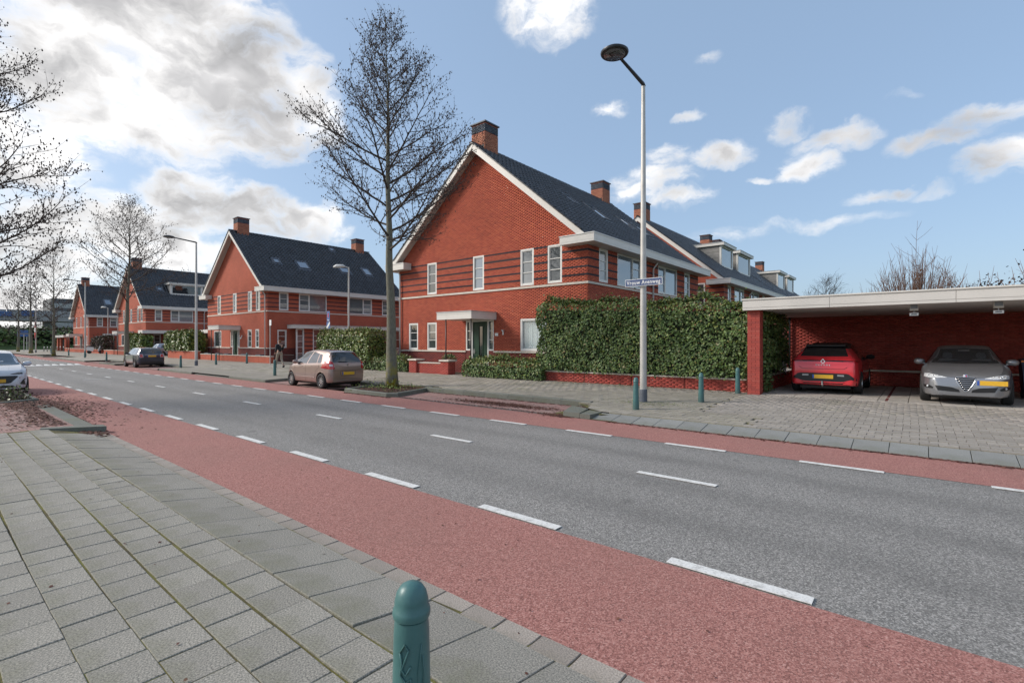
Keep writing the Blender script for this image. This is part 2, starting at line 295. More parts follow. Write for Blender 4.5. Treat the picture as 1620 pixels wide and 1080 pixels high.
    c = s.mix(y, c, (.25, .21, .02)); s.col(c); s.set(rough=.9); s.bump(g, .7, .02); M['bark'] = s.m
    plain('branch_bark', (.060, .046, .038), .85, var=.3, scale=3); plain('twig_bark', (.055, .036, .031), .85, var=.3)
    plain('shrub_stem', (.16, .085, .055), .85, var=.35)
    plain('skin', (.45, .26, .19), .6); plain('hair_brown', (.16, .075, .035), .8); plain('jacket_dark', (.018, .019, .022), .8); plain('trouser_tan', (.34, .28, .22), .85); plain('shoe', (.05, .05, .05), .7)
make_materials()
M = MATS

# ------------------------------------------------------------------ mesh helpers
class MB:
    def __init__(s): s.v = []; s.f = []; s.mi = []
    def add(s, vs, fs, mi=0):
        o = len(s.v); s.v.extend(vs); s.f.extend([tuple(i+o for i in f) for f in fs]); s.mi.extend([mi]*len(fs)); return s
    def box(s, x0, y0, z0, x1, y1, z1, mi=0):
        return s.add([(x0,y0,z0),(x1,y0,z0),(x1,y1,z0),(x0,y1,z0),(x0,y0,z1),(x1,y0,z1),(x1,y1,z1),(x0,y1,z1)],
                     [(0,3,2,1),(4,5,6,7),(0,1,5,4),(1,2,6,5),(2,3,7,6),(3,0,4,7)], mi)
    def prism(s, poly, z0, z1, mi=0):            # poly: xy list ccw; z numbers or functions
        n = len(poly); f0 = z0 if callable(z0) else (lambda x, y: z0); f1 = z1 if callable(z1) else (lambda x, y: z1)
        vs = [(x, y, f0(x, y)) for x, y in poly]+[(x, y, f1(x, y)) for x, y in poly]
        return s.add(vs, [tuple(range(n-1, -1, -1)), tuple(range(n, 2*n))]+[(i, (i+1)%n, n+(i+1)%n, n+i) for i in range(n)], mi)
    def prism_y(s, poly, y0, y1, mi=0):          # poly: (x,z) ccw seen from -Y
        n = len(poly); vs = [(x, y0, z) for x, z in poly]+[(x, y1, z) for x, z in poly]
        return s.add(vs, [tuple(range(n)), tuple(range(2*n-1, n-1, -1))]+[(i, n+i, n+(i+1)%n, (i+1)%n) for i in range(n)], mi)
    def tube(s, pts, rad, sides=8, cap=True, mi=0):
        pts = [Vector(p) for p in pts]; n = len(pts); rs = rad if isinstance(rad, (list, tuple)) else [rad]*n
        vs = []; up = Vector((0, 0, 1)); prev = None
        for i, p in enumerate(pts):
            d = (pts[min(i+1, n-1)]-pts[max(i-1, 0)]); d = d.normalized() if d.length > 1e-9 else up
            if prev is None: a = d.orthogonal().normalized()
            else:
                a = prev-d*prev.dot(d); a = a.normalized() if a.length > 1e-6 else d.orthogonal().normalized()
            prev = a; b = d.cross(a)
            for k in range(sides):
                t = 2*math.pi*k/sides; q = p+(a*math.cos(t)+b*math.sin(t))*rs[i]; vs.append(tuple(q))
        fs = [(i*sides+k, i*sides+(k+1)%sides, (i+1)*sides+(k+1)%sides, (i+1)*sides+k) for i in range(n-1) for k in range(sides)]
        if cap: fs += [tuple(range(sides-1, -1, -1)), tuple(range((n-1)*sides, n*sides))]
        return s.add(vs, fs, mi)
    def lathe(s, prof, sides=20, c=(0, 0, 0), axis='z', mi=0, cap=True):   # prof: (r, h)
        vs = []
        for r, h in prof:
            for k in range(sides):
                t = 2*math.pi*k/sides; a, b = r*math.cos(t), r*math.sin(t)
                p = (a, b, h) if axis == 'z' else ((a, h, b) if axis == 'y' else (h, a, b))
                vs.append((p[0]+c[0], p[1]+c[1], p[2]+c[2]))
        n = len(prof); fs = [(i*sides+k, i*sides+(k+1)%sides, (i+1)*sides+(k+1)%sides, (i+1)*sides+k) for i in range(n-1) for k in range(sides)]
        if axis == 'y': fs = [f[::-1] for f in fs]
        if cap: fs += [tuple(range(sides-1, -1, -1)), tuple(range((n-1)*sides, n*sides))] if axis != 'y' else [tuple(range(sides)), tuple(range(n*sides-1, (n-1)*sides-1, -1))]
        return s.add(vs, fs, mi)
    def mesh(s, name, mats, smooth=False):
        me = bpy.data.meshes.new(name); me.from_pydata(s.v, [], s.f)
        for m in (mats if isinstance(mats, (list, tuple)) else [mats]): me.materials.append(m)
        if any(s.mi): me.polygons.foreach_set('material_index', s.mi)
        if smooth: me.polygons.foreach_set('use_smooth', [True]*len(s.f))
        me.update(); return me
    def build(s, name, mats, parent=None, loc=None, smooth=False, kind=None, auto=None):
        me = s.mesh(name, mats, smooth or auto is not None)
        if auto is not None: me.set_sharp_from_angle(angle=R(auto))
        o = bpy.data.objects.new(name, me); COL.objects.link(o)
        if parent: o.parent = parent
        if loc: o.location = loc
        if kind: o['kind'] = kind
        return o
def quads(name, V, mat, parent=None, kind='stuff', smooth=False, F=None):
    """V (n,k,3): n separate k-gons sharing nothing; F optional (m,c) index list per island"""
    V = np.asarray(V, dtype=np.float32); n, k, _ = V.shape
    me = bpy.data.meshes.new(name); me.vertices.add(n*k); me.vertices.foreach_set('co', V.ravel())
    if F is None: F = np.arange(k)[None, :]
    F = np.asarray(F); m, c = F.shape
    idx = (np.arange(n)[:, None, None]*k+F[None]).reshape(-1)
    me.loops.add(n*m*c); me.loops.foreach_set('vertex_index', idx.astype(np.int32))
    me.polygons.add(n*m); me.polygons.foreach_set('loop_start', (np.arange(n*m)*c).astype(np.int32))
    if smooth: me.polygons.foreach_set('use_smooth', [True]*(n*m))
    me.materials.append(mat); me.update(calc_edges=True); me.validate()
    o = bpy.data.objects.new(name, me); COL.objects.link(o)
    if parent: o.parent = parent
    if kind: o['kind'] = kind
    return o
def boxes(B):                                    # (n,6) x0 y0 z0 x1 y1 z1 -> (n,8,3)
    B = np.asarray(B, float); x0, y0, z0, x1, y1, z1 = B.T
    return np.stack([np.stack(p, -1) for p in [(x0,y0,z0),(x1,y0,z0),(x1,y1,z0),(x0,y1,z0),(x0,y0,z1),(x1,y0,z1),(x1,y1,z1),(x0,y1,z1)]], 1)
BF = [(0,3,2,1),(4,5,6,7),(0,1,5,4),(1,2,6,5),(2,3,7,6),(3,0,4,7)]
def empty(name, loc, label, cat, rz=0, group=None):
    o = bpy.data.objects.new(name, None); COL.objects.link(o); o.location = loc; o.rotation_euler = (0, 0, rz); o.empty_display_size = .2
    return tag(o, label, cat, group)
def tag(o, label, cat, group=None):
    o['label'] = label; o['category'] = cat
    if group: o['group'] = group
    return o
def link_copy(src, parent=None):
    c = src.copy(); COL.objects.link(c)
    if parent is not None: c.parent = parent
    return c
def copy_tree(src, loc, rz=None, label=None, group=None):
    r = src.copy(); COL.objects.link(r); r.location = loc
    if rz is not None: r.rotation_euler = (0, 0, rz)
    if label: r['label'] = label
    if group: r['group'] = group
    kids = [o for o in COL.objects if o.parent == src]
    for k in kids:
        c = link_copy(k, r)
        for g in [o for o in COL.objects if o.parent == k]: link_copy(g, c)
    return r
def poly_sheet(name, poly, z, mat, parent=None, kind=None):
    f = z if callable(z) else (lambda x, y: z); b = MB(); b.add([(x, y, f(x, y)) for x, y in poly], [tuple(range(len(poly)))])
    return b.build(name, mat, parent, kind=kind)
def rect(x0, y0, x1, y1): return [(x0, y0), (x1, y0), (x1, y1), (x0, y1)]

# ------------------------------------------------------------------ ground, road, paving
WALK = .12
def far_z(x, y):                                 # far pavement rises gently towards the houses
    return WALK+max(0, min(1, (y-10.6)/5.6))*.12
poly_sheet('ground', rect(-1500, -1500, 1500, 1500), -.06, M['verge_grass'], kind='structure')
road = poly_sheet('road', rect(-150, 2.25, 60, 9.9), 0, M['asphalt'], kind='structure')
ln = poly_sheet('red_cycle_lane', rect(-150, 2.20, 60, 3.80), .004, M['red_asphalt'], kind='structure')
lf = poly_sheet('red_cycle_lane', rect(-150, 8.38, 60, 9.86), .004, M['red_asphalt'], kind='structure')
dash_me = MB().box(-.5, -.05, 0, .5, .05, .005).mesh('lane_dash', M['road_paint'])
def dash(x, y, sx=1, rz=0, sy=1, z=.008):
    o = bpy.data.objects.new('lane_dash', dash_me); COL.objects.link(o); o.parent = road; o.location = (x, y, z); o.scale = (sx, sy, 1); o.rotation_euler = (0, 0, rz+R(random.uniform(-.25, .25)))
for i in range(42):
    x = -1.07-2.068*i+4.136
    if x > -88: dash(x, 3.87, 1.0, 0, 1.1)
for i in range(44):
    x = -.9-2.04*i+4.08
    if x > -88: dash(x, 8.32)
for i in range(13): dash(-2.45-4.17*i+8.34, 6.24, 1.03)
dash(-30.4, 5.5, .85, R(90), 1.2)
tooth = MB().add([(-.2, -.32, 0), (.2, -.32, 0), (.07, .45, 0), (-.07, .45, 0), (-.2, -.32, .004), (.2, -.32, .004), (.07, .45, .004), (-.07, .45, .004)], BF).mesh('hump_tooth', M['road_paint'])
for i in range(10):
    o = bpy.data.objects.new('hump_tooth', tooth); COL.objects.link(o); o.parent = road; o.location = (-50.95, 4.2+i*.44, .058); o.rotation_euler = (R(3.9), 0, R(90)); o.scale = (1.15, 1.5, 1)
b = MB(); b.add([(-50.2, 3.95, .006), (-51.6, 3.95, .10), (-60, 3.95, .10), (-61.5, 3.95, .006), (-50.2, 8.25, .006), (-51.6, 8.25, .10), (-60, 8.25, .10), (-61.5, 8.25, .006)], [(0, 4, 5, 1), (1, 5, 6, 2), (2, 6, 7, 3)])
b.build('speed_hump', M['asphalt'], road)

# near pavement -----------------------------------------------------
near = poly_sheet('near_pavement', [(-12.85, 1.61), (-12.85, -14), (20, -14), (20, 1.61)], .1125, M['mossy_joint'], kind='structure')
poly_sheet('joint_bed', [(-12.85, 1.61), (20, 1.61), (20, 2.40), (-12.3, 2.40)], lambda x, y: .108 if y < 2 else -.006, M['mossy_joint'], near)
def cheap(n=1):  # chamfered unit tile, top at z=0, 1 x 1, thickness .05
    c = .004
    return c
def tile_mesh(w, d, t, mat, ch=.004):
    x, y = w/2, d/2; b = MB()
    b.add([(-x,-y,-t),(x,-y,-t),(x,y,-t),(-x,y,-t),(-x,-y,-ch),(x,-y,-ch),(x,y,-ch),(-x,y,-ch),(-x+ch,-y+ch,0),(x-ch,-y+ch,0),(x-ch,y-ch,0),(-x+ch,y-ch,0)],
          [(0,1,5,4),(1,2,6,5),(2,3,7,6),(3,0,4,7),(4,5,9,8),(5,6,10,9),(6,7,11,10),(7,4,8,11),(8,9,10,11)])
    return b.mesh('paving_tile', mat)
TF = [(0,1,5,4),(1,2,6,5),(2,3,7,6),(3,0,4,7),(4,5,9,8),(5,6,10,9),(6,7,11,10),(7,4,8,11),(8,9,10,11)]
def tile_verts(cx, cy, cz, w, d, t=.05, ch=.006, tx=0, ty=0, rz=0):
    x, y = w/2, d/2
    L = np.array([(-x,-y,-t),(x,-y,-t),(x,y,-t),(-x,y,-t),(-x,-y,-ch),(x,-y,-ch),(x,y,-ch),(-x,y,-ch),(-x+ch,-y+ch,0),(x-ch,-y+ch,0),(x-ch,y-ch,0),(-x+ch,y-ch,0)])
    c, s_ = math.cos(rz), math.sin(rz)
    P = np.empty_like(L); P[:, 0] = L[:, 0]*c-L[:, 1]*s_; P[:, 1] = L[:, 0]*s_+L[:, 1]*c; P[:, 2] = L[:, 2]+L[:, 0]*tx+L[:, 1]*ty
    return P+np.array([cx, cy, cz])
def lay(name, T, w, d, mat, parent, limit=290, t=.05, key=None, base_tilt=0, rest='paving_tiles'):
    """T: list of (x, y, z). The `limit` nearest become objects, the rest one joined part."""
    T = sorted(T, key=key or (lambda p: p[0]**2+p[1]**2)); me = tile_mesh(w, d, t, mat)
    for (x, y, z) in T[:limit]:
        o = bpy.data.objects.new(name, me); COL.objects.link(o); o.parent = parent
        o.location = (x, y, z+random.gauss(0, .0016)); o.rotation_euler = (base_tilt+random.gauss(0, .006), random.gauss(0, .006), random.gauss(0, .005))
    if len(T) > limit:
        quads(rest, [tile_verts(x, y, z+random.gauss(0, .0015), w, d, t, .006, random.gauss(0, .005), math.tan(base_tilt)+random.gauss(0, .005), random.gauss(0, .004)) for x, y, z in T[limit:]], mat, parent, F=TF)
T = []
for r in range(16):
    y = 1.61-.27*(r+.5); off = .16*(r % 2)+random.uniform(-.03, .03)
    k = 0
    while True:
        x = 2.0-.305*k-off; k += 1
        if x < -12.7: break
        if x > 1.8 and y < .3: continue
        T.append((x, y+.01*math.sin(x*.9+r), WALK+.008*math.sin(x*.8)*math.cos(y*1.3)))
def nearvis(p):                                    # tiles inside the picture first, by distance
    a = math.degrees(math.atan2(p[0], p[1]))
    return math.hypot(p[0], p[1])+(0 if -88 < a < 10 else 30)+(0 if p[1] > 0 and p[0] < 0 else 10)
lay('paving_tile', T, .2985, .2585, M['concrete_tile'], near, 270, key=nearvis)
tilt = math.atan2(-.088, .60)
T = [(1.7-.5*k+.02, 1.915, .078) for k in range(28)]
lay('sloping_tile', T, .492, .60, M['concrete_tile'], near, base_tilt=tilt)
T = [(1.7-.275*k, 2.302, .020) for k in range(50)]
lay('kerb_stone', T, .266, .150, M['kerb_warm'], near, t=.08)
# near parking bay and its kerbs beyond the pavement
nb = poly_sheet('near_parking_bay', [(-12.75, 1.60), (-12.75, -.6), (-19.6, -.6), (-19.6, 1.7), (-17.3, 2.02), (-12.4, 2.02)], .108, M['bay_clinker'], kind='structure')
b = MB(); b.prism([(-17.9, 2.02), (-12.55, 2.02), (-12.35, 2.30), (-18.2, 2.30)], -.05, lambda x, y: .112 if y < 2.1 else .10); b.build('flat_kerb', M['kerb_concrete'], nb)
b = MB(); b.prism([(-12.95, 1.55), (-12.75, 1.5), (-12.18, 2.38), (-12.5, 2.38)], -.05, .135); b.build('kerb_stone', M['kerb_concrete'], nb)
poly_sheet('near_parking_floor', rect(-60, -.6, -22.3, 2.25), .006, M['bay_clinker'], nb)
# planting bed with raised kerb
def bed(name, poly, label_parent, soil, top=.14, w=.13, parent=None):
    """soil polygon inside a kerb of separate stones; poly ccw"""
    root = bpy.data.objects.new(name, None); COL.objects.link(root); root['kind'] = 'structure'
    cx = sum(p[0] for p in poly)/len(poly); cy = sum(p[1] for p in poly)/len(poly)
    poly_sheet('soil', poly, top-.05, M[soil], root)
    for i, p in enumerate(poly):
        q = poly[(i+1) % len(poly)]; kerb_run(p, q, top, w, root)
    return root
def kerb_run(p, q, top, w, parent, step=1.0, low=None, mat='kerb_concrete'):
    L = math.hypot(q[0]-p[0], q[1]-p[1]); n = max(1, round(L/step)); a = math.atan2(q[1]-p[1], q[0]-p[0]); l = L/n
    me = MB(); x, h = l/2-.004, top+.1
    me.add([(-x, 0, -h), (x, 0, -h), (x, w, -h), (-x, w, -h), (-x, 0.006, -.02), (x, 0.006, -.02), (x, w, -.004), (-x, w, -.004), (-x, .03, 0), (x, .03, 0), (x, w-.006, 0), (-x, w-.006, 0)], TF+[])
    me = me.mesh('kerb_stone', M[mat])
    for i in range(n):
        t = (i+.5)/n; o = bpy.data.objects.new('kerb_stone', me); COL.objects.link(o); o.parent = parent
        o.location = (p[0]+(q[0]-p[0])*t, p[1]+(q[1]-p[1])*t, top+random.gauss(0, .003)); o.rotation_euler = (0, random.gauss(0, .003), a+random.gauss(0, .004))
nbed = bed('near_planting_bed', [(-22.2, -.6), (-19.35, -.6), (-19.15, 1.45), (-19.6, 2.3), (-22.2, 2.3)], None, 'garden_soil')
far_left = poly_sheet('near_pavement_strip', rect(-150, -4, -12.85, -.6), .11, M['walk_tile'], kind='structure')
poly_sheet('lawn', rect(-118, -60, 60, -14), .02, M['verge_grass'], kind='structure')

# far pavement ------------------------------------------------------
fp = bpy.data.objects.new('far_pavement', None); COL.objects.link(fp); fp['kind'] = 'structure'
def strip(name, poly, mat, parent=fp, dz=0.0):
    return poly_sheet(name, poly, lambda x, y: far_z(x, y)+dz, M[mat], parent)
# carrying sheet (split so that slopes stay planar); bays are left out
front = [[(-5.4, 10.36), (26, 10.36), (26, 11.72), (-7.4, 11.72), (-5.75, 10.1)],
         [(-37.2, 9.85), (-22.2, 9.85), (-22.5, 11.72), (-36.6, 11.72)],
         [(-50, 9.85), (-47.9, 9.85), (-47.4, 11.72), (-50.3, 11.72)],
         [(-74, 9.85), (-58.2, 9.85), (-58.6, 11.72), (-73.5, 11.72)], [(-150, 9.85), (-92, 9.85), (-92, 11.72), (-150, 11.72)]]
for p in front: strip('walk_bed', p, 'mossy_joint' if p[0][0] > -10 else 'walk_tile', dz=-.03 if p[0][0] > -10 else 0)
for x0, x1, m_, dz in ((-36, 26, 'mossy_joint', -.03), (-150, -36, 'walk_tile', 0)):
    strip('walk_bed', rect(x0, 11.72, x1, 16.2), m_, dz=dz); strip('walk_bed', rect(x0, 16.2, x1, 18.6), m_, dz=dz)
# dropped-kerb stones along the forecourt
T = [(-5.81+.49*k+.245, 10.08, .062) for k in range(0, 29)]
lay('ramp_stone', T, .482, .50, M['ramp_concrete'], fp, base_tilt=math.atan2(.09, .5))
T = [(-30.6+.49*k, 10.08, .062) for k in range(0, 11)]
for k in range(11): pass
lay('ramp_stone', T, .482, .50, M['ramp_concrete'], fp, base_tilt=math.atan2(.09, .5), key=lambda p: p[0])
# forecourt pavers in half bond, coursed along the road
T = []
for r in range(29):
    y = 10.47+.2*r; off = .12*(r % 2)+random.uniform(-.01, .01)
    if y > 16.0: break
    x = -3.9+(y-10.4)*-.02+off if y > 11.8 else -2.6+off
    while x < 5.2:
        T.append((x, y, far_z(x, y))); x += .243
def vis_far(p):
    a = math.degrees(math.atan2(p[0], p[1])); return math.hypot(p[0], p[1])+(0 if a < 6.5 else 30)
lay('paver', T, .236, .193, M['forecourt_paver'], fp, 295, key=vis_far, rest='pavers')
# smaller slabs to the left
T = []
for r in range(27):
    y = 10.50+.272*r
    if y > 17.2: break
    off = .15*(r % 2)
    x = -36+off
    while x < (-4.05 if y > 11.8 else -2.75):
        ok = not (y < 11.75 and not (x > -5.35+(y-10.4)*-1.6))
        if y < 11.9 and -36.4 < x < -22.6: ok = True
        if 11.6 < y < 12.4 and -15.4 < x < -13.2: ok = False
        if ok: T.append((x, y, far_z(x, y)))
        x += .302
lay('pavement_tile', T, .296, .266, M['walk_tile'], fp, 290, rest='pavement_tiles')
for poly in ([(-22.3, 9.86), (-26.2, 9.86), (-26.2, 10.4), (-22.5, 10.4)][::-1], [(-31.2, 9.86), (-37.1, 9.86), (-36.9, 10.4), (-31.2, 10.4)][::-1]): poly_sheet('walk_edge', poly, WALK, M['walk_tile'], fp)
# kerbs of the far side
kp = fp
b = MB(); b.prism([(-6.55, 9.80), (-6.1, 9.80), (-6.35, 10.6), (-7.0, 10.9)], 0, .13); b.build('kerb_corner_block', M['kerb_concrete'], kp); b = MB(); b.prism([(-6.09, 9.80), (-5.83, 9.81), (-5.83, 10.34), (-6.25, 10.5)], 0, .115); b.build('kerb_corner_block', M['kerb_concrete'], kp)
kerb_run((-13.7, 11.63), (-6.9, 11.63), .168, .15, kp)
kerb_run((-36.9, 9.80), (-31.2, 9.80), .12, .14, kp); kerb_run((-26.1, 9.80), (-22.15, 9.80), .12, .14, kp); kerb_run((-22.15, 9.80), (-22.45, 11.72), .12, .14, kp)
kerb_run((-22.45, 11.72), (-15.9, 11.72), .14, .14, kp); kerb_run((-47.4, 11.72), (-36.7, 11.72), .14, .14, kp); kerb_run((-36.7, 11.72), (-37.2, 9.8), .12, .14, kp)
kerb_run((-73.5, 11.72), (-53, 11.72), .14, .14, kp, 1.5); kerb_run((-74, 9.8), (-58.3, 9.8), .12, .14, kp, 1.5)
# bays: red surface with a grey gutter line
for nm, poly in (('parking_bay', [(-13.3, 9.95), (-6.4, 9.95), (-7.0, 11.64), (-13.75, 11.64)]), ('parking_bay', [(-22.3, 9.95), (-17.1, 9.95), (-15.8, 11.8), (-22.5, 11.8)]),
                 ('parking_bay', [(-47.6, 9.95), (-37.1, 9.95), (-36.7, 11.8), (-47.4, 11.8)]), ('parking_bay', [(-58.3, 9.95), (-53, 9.95), (-52.6, 11.8), (-58.4, 11.8)]), ('parking_bay', [(-92, 9.95), (-74, 9.95), (-73.5, 11.8), (-92, 11.8)])):
    poly_sheet(nm, poly, .008, M['bay_clinker'], kind='structure')
poly_sheet('kerb_bedding', rect(-7.0, 9.80, -5.2, 10.5), .020, M['mossy_joint'], fp)
poly_sheet('walk_corner', [(-6.85, 11.7), (-6.45, 10.75), (-5.9, 10.38), (-5.2, 10.38), (-5.2, 11.7)], .122, M['walk_tile'], fp)
poly_sheet('gutter_line', rect(-13.2, 9.82, -6.2, 9.96), .012, M['ramp_concrete'], fp)
bedA = bed('tree_bed', [(-15.75, 9.70), (-13.25, 9.66), (-12.95, 9.9), (-13.75, 12.1), (-14.5, 12.3), (-16.6, 11.95)], None, 'garden_soil')
bedB = bed('tree_bed', [(-53, 9.85), (-48, 9.85), (-48, 11.9), (-53, 11.9)], None, 'garden_soil', .13)
bedC = bed('tree_bed', [(-86.6, 9.95), (-81.8, 9.95), (-81.8, 12.0), (-86.6, 12.0)], None, 'garden_soil', .12)
# ground of the plots and the carport slab
garden = poly_sheet('garden_ground', rect(-150, 17.6, -3.9, 90), .235, M['garden_soil'], kind='structure')
poly_sheet('side_street', rect(-34.6, 16.6, -28.8, 60), .246, M['walk_tile'], kind='structure')
poly_sheet('forecourt_edge', rect(-40, 16.0, -24, 18.05), .241, M['walk_tile'], kind='structure')
cslab = bpy.data.objects.new('carport_floor', None); COL.objects.link(cslab); cslab['kind'] = 'structure'
poly_sheet('slab_bed', rect(-4.1, 15.9, 12, 21.9), .215, M['mossy_joint'], cslab)
T = [(-3.75+.63*i, 16.36+.92*j, .25) for i in range(22) for j in range(6)]
lay('floor_slab', T, .617, .905, M['slab_concrete'], cslab, 290, key=vis_far)
poly_sheet('rusty_gutter', rect(-.76, 15.9, -.70, 21.5), .2535, M['brick_plum'], cslab)

# ------------------------------------------------------------------ walls and bricks
def wall_cells(b, u0, u1, z0, z1, holes, put):
    """rectangles covering [u0,u1]x[z0,z1] minus holes; put(b,u0,z0,u1,z1)"""
    us = sorted({u0, u1, *[h[0] for h in holes], *[h[2] for h in holes]}); us = [u for u in us if u0 <= u <= u1]
    for a, c in zip(us, us[1:]):
        zs = [z0]; hs = sorted([(max(z0, h[1]), min(z1, h[3])) for h in holes if h[0] <= a+1e-6 and h[2] >= c-1e-6 and h[3] > z0 and h[1] < z1])
        z = z0
        for ha, hb in hs:
            if ha > z: put(b, a, z, c, ha)
            z = max(z, hb)
        if z < z1: put(b, a, z, c, z1)
def brick_rows(u_at, z0, z1, holes, row=.0625, L=.22, gap=.008, skip=()):
    """bricks (u0,z0,u1,z1) in running bond; u_at(z) -> (u0,u1) extent of the wall"""
    out = []; n = int((z1-z0)/row)
    for r in range(n):
        za = z0+r*row; zb = za+row-gap; zm = (za+zb)/2
        if any(a <= zm <= b_ for a, b_ in skip): continue
        ua, ub = u_at(zm)
        if ub-ua < .1: continue
        segs = [(ua, ub)]
        for h in holes:
            if h[1] < zm < h[3]:
                ns = []
                for s0, s1 in segs:
                    if h[2] <= s0 or h[0] >= s1: ns.append((s0, s1)); continue
                    if h[0] > s0+.02: ns.append((s0, h[0]))
                    if h[2] < s1-.02: ns.append((h[2], s1))
                segs = ns
        off = (r % 2)*L/2
        for s0, s1 in segs:
            k = math.floor((s0-off)/L)
            while True:
                a = k*L+off; c = a+L-gap; k += 1
                if a >= s1: break
                a = max(a, s0); c = min(c, s1)
                if c-a > .03: out.append((a, za, c, zb))
    return out
def bricks_front(parent, y, B, mat, depth=.007, name='brickwork', face=-1):
    a = np.array(B); j = rng.uniform(0, .002, len(a))
    if face < 0: bx = np.stack([a[:, 0], y-depth+j, a[:, 1], a[:, 2], np.full(len(a), y+.004), a[:, 3]], -1)
    else: bx = np.stack([a[:, 0], np.full(len(a), y-.004), a[:, 1], a[:, 2], y+depth-j, a[:, 3]], -1)
    return quads(name, boxes(bx), mat, parent, F=BF)
def bricks_side(parent, x, B, mat, depth=.007, name='brickwork', face=1):
    a = np.array(B); j = rng.uniform(0, .002, len(a))
    if face > 0: bx = np.stack([np.full(len(a), x-.004), a[:, 0], a[:, 1], x+depth-j, a[:, 2], a[:, 3]], -1)
    else: bx = np.stack([x-depth+j, a[:, 0], a[:, 1], np.full(len(a), x+.004), a[:, 2], a[:, 3]], -1)
    return quads(name, boxes(bx), mat, parent, F=BF)

class Fr:
    """frame for fittings on a wall: u along, n outwards, z up"""
    def __init__(s, o, u, n): s.o = Vector(o); s.u = Vector(u); s.n = Vector(n)
    def P(s, u, n, z): return tuple(s.o+s.u*u+s.n*n+Vector((0, 0, z)))
    def box(s, b, u0, n0, z0, u1, n1, z1, mi=0):
        P = s.P; vs = [P(u0,n0,z0),P(u1,n0,z0),P(u1,n1,z0),P(u0,n1,z0),P(u0,n0,z1),P(u1,n0,z1),P(u1,n1,z1),P(u0,n1,z1)]
        fs = BF
        if s.u.cross(s.n).z < 0: fs = [f[::-1] for f in BF]
        return b.add(vs, fs, mi)
def window(fr, u0, z0, u1, z1, parent, cols=((1, 3),), glass='window_glass', fw=.07, curtain=False, sill=True, frame='white_frame', name='window'):
    """cols: (relative width, number of panes up). The window is its frame; panes and sill are sub-parts."""
    b = MB(); n0, n1 = -.10, .008
    fr.box(b, u0, n0, z0, u1, n1, z0+fw); fr.box(b, u0, n0, z1-fw, u1, n1, z1)
    fr.box(b, u0, n0, z0+fw, u0+fw, n1, z1-fw); fr.box(b, u1-fw, n0, z0+fw, u1, n1, z1-fw)
    tot = sum(c[0] for c in cols); a = u0+fw; W_ = (u1-u0-2*fw); panes = []
    for i, (w, k) in enumerate(cols):
        c = a+W_*w/tot
        if i < len(cols)-1: fr.box(b, c-fw*.5, n0+.01, z0+fw, c+fw*.5, n1-.004, z1-fw)
        ia = a+(fw*.5 if i else 0); ic = c-(fw*.5 if i < len(cols)-1 else 0)
        if k > 1 or len(cols) == 1:      # inner sash
            sw = .038
            for q in ((ia, z0+fw, ia+sw, z1-fw), (ic-sw, z0+fw, ic, z1-fw), (ia+sw, z0+fw, ic-sw, z0+fw+sw), (ia+sw, z1-fw-sw, ic-sw, z1-fw)): fr.box(b, q[0], n0+.02, q[1], q[2], n1-.022, q[3])
            ia += sw; ic -= sw; za, zb = z0+fw+sw, z1-fw-sw
        else: za, zb = z0+fw, z1-fw
        h = (zb-za)/k
        for j in range(k):
            if j: fr.box(b, ia, n0+.025, za+j*h-.016, ic, n1-.028, za+j*h+.016)
            panes.append((ia, za+j*h+(.016 if j else 0), ic, za+(j+1)*h-(.016 if j < k-1 else 0)))
        a = c
    o = b.build(name, M[frame], parent)
    for q in panes:
        g = MB(); fr.box(g, q[0], -.075, q[1], q[2], -.055, q[3]); g.build('pane', M['clear_glass' if curtain else glass], o)
    if sill:
        g = MB(); fr.box(g, u0-.03, -.02, z0-.06, u1+.03, .05, z0-.002); g.build('sill', M['stone_trim'], o)
    if curtain:
        g = MB(); k = 60; vs = []; 
        for i in range(k+1):
            u = u0+.08+(u1-u0-.16)*i/k; d = -.19+.025*math.sin(i*1.35)+.01*math.sin(i*.6)
            vs += [fr.P(u, d, z0+.12), fr.P(u, d, z1-.05)]
        g.add(vs, [(2*i, 2*i+2, 2*i+3, 2*i+1) for i in range(k)]); g.build('curtain', M['curtain'], o, smooth=True)
        g = MB(); fr.box(g, u0+.01, -.32, z0+.01, u1-.01, -.30, z1-.01); g.build('room_backing', M['car_black'], o)
    return o

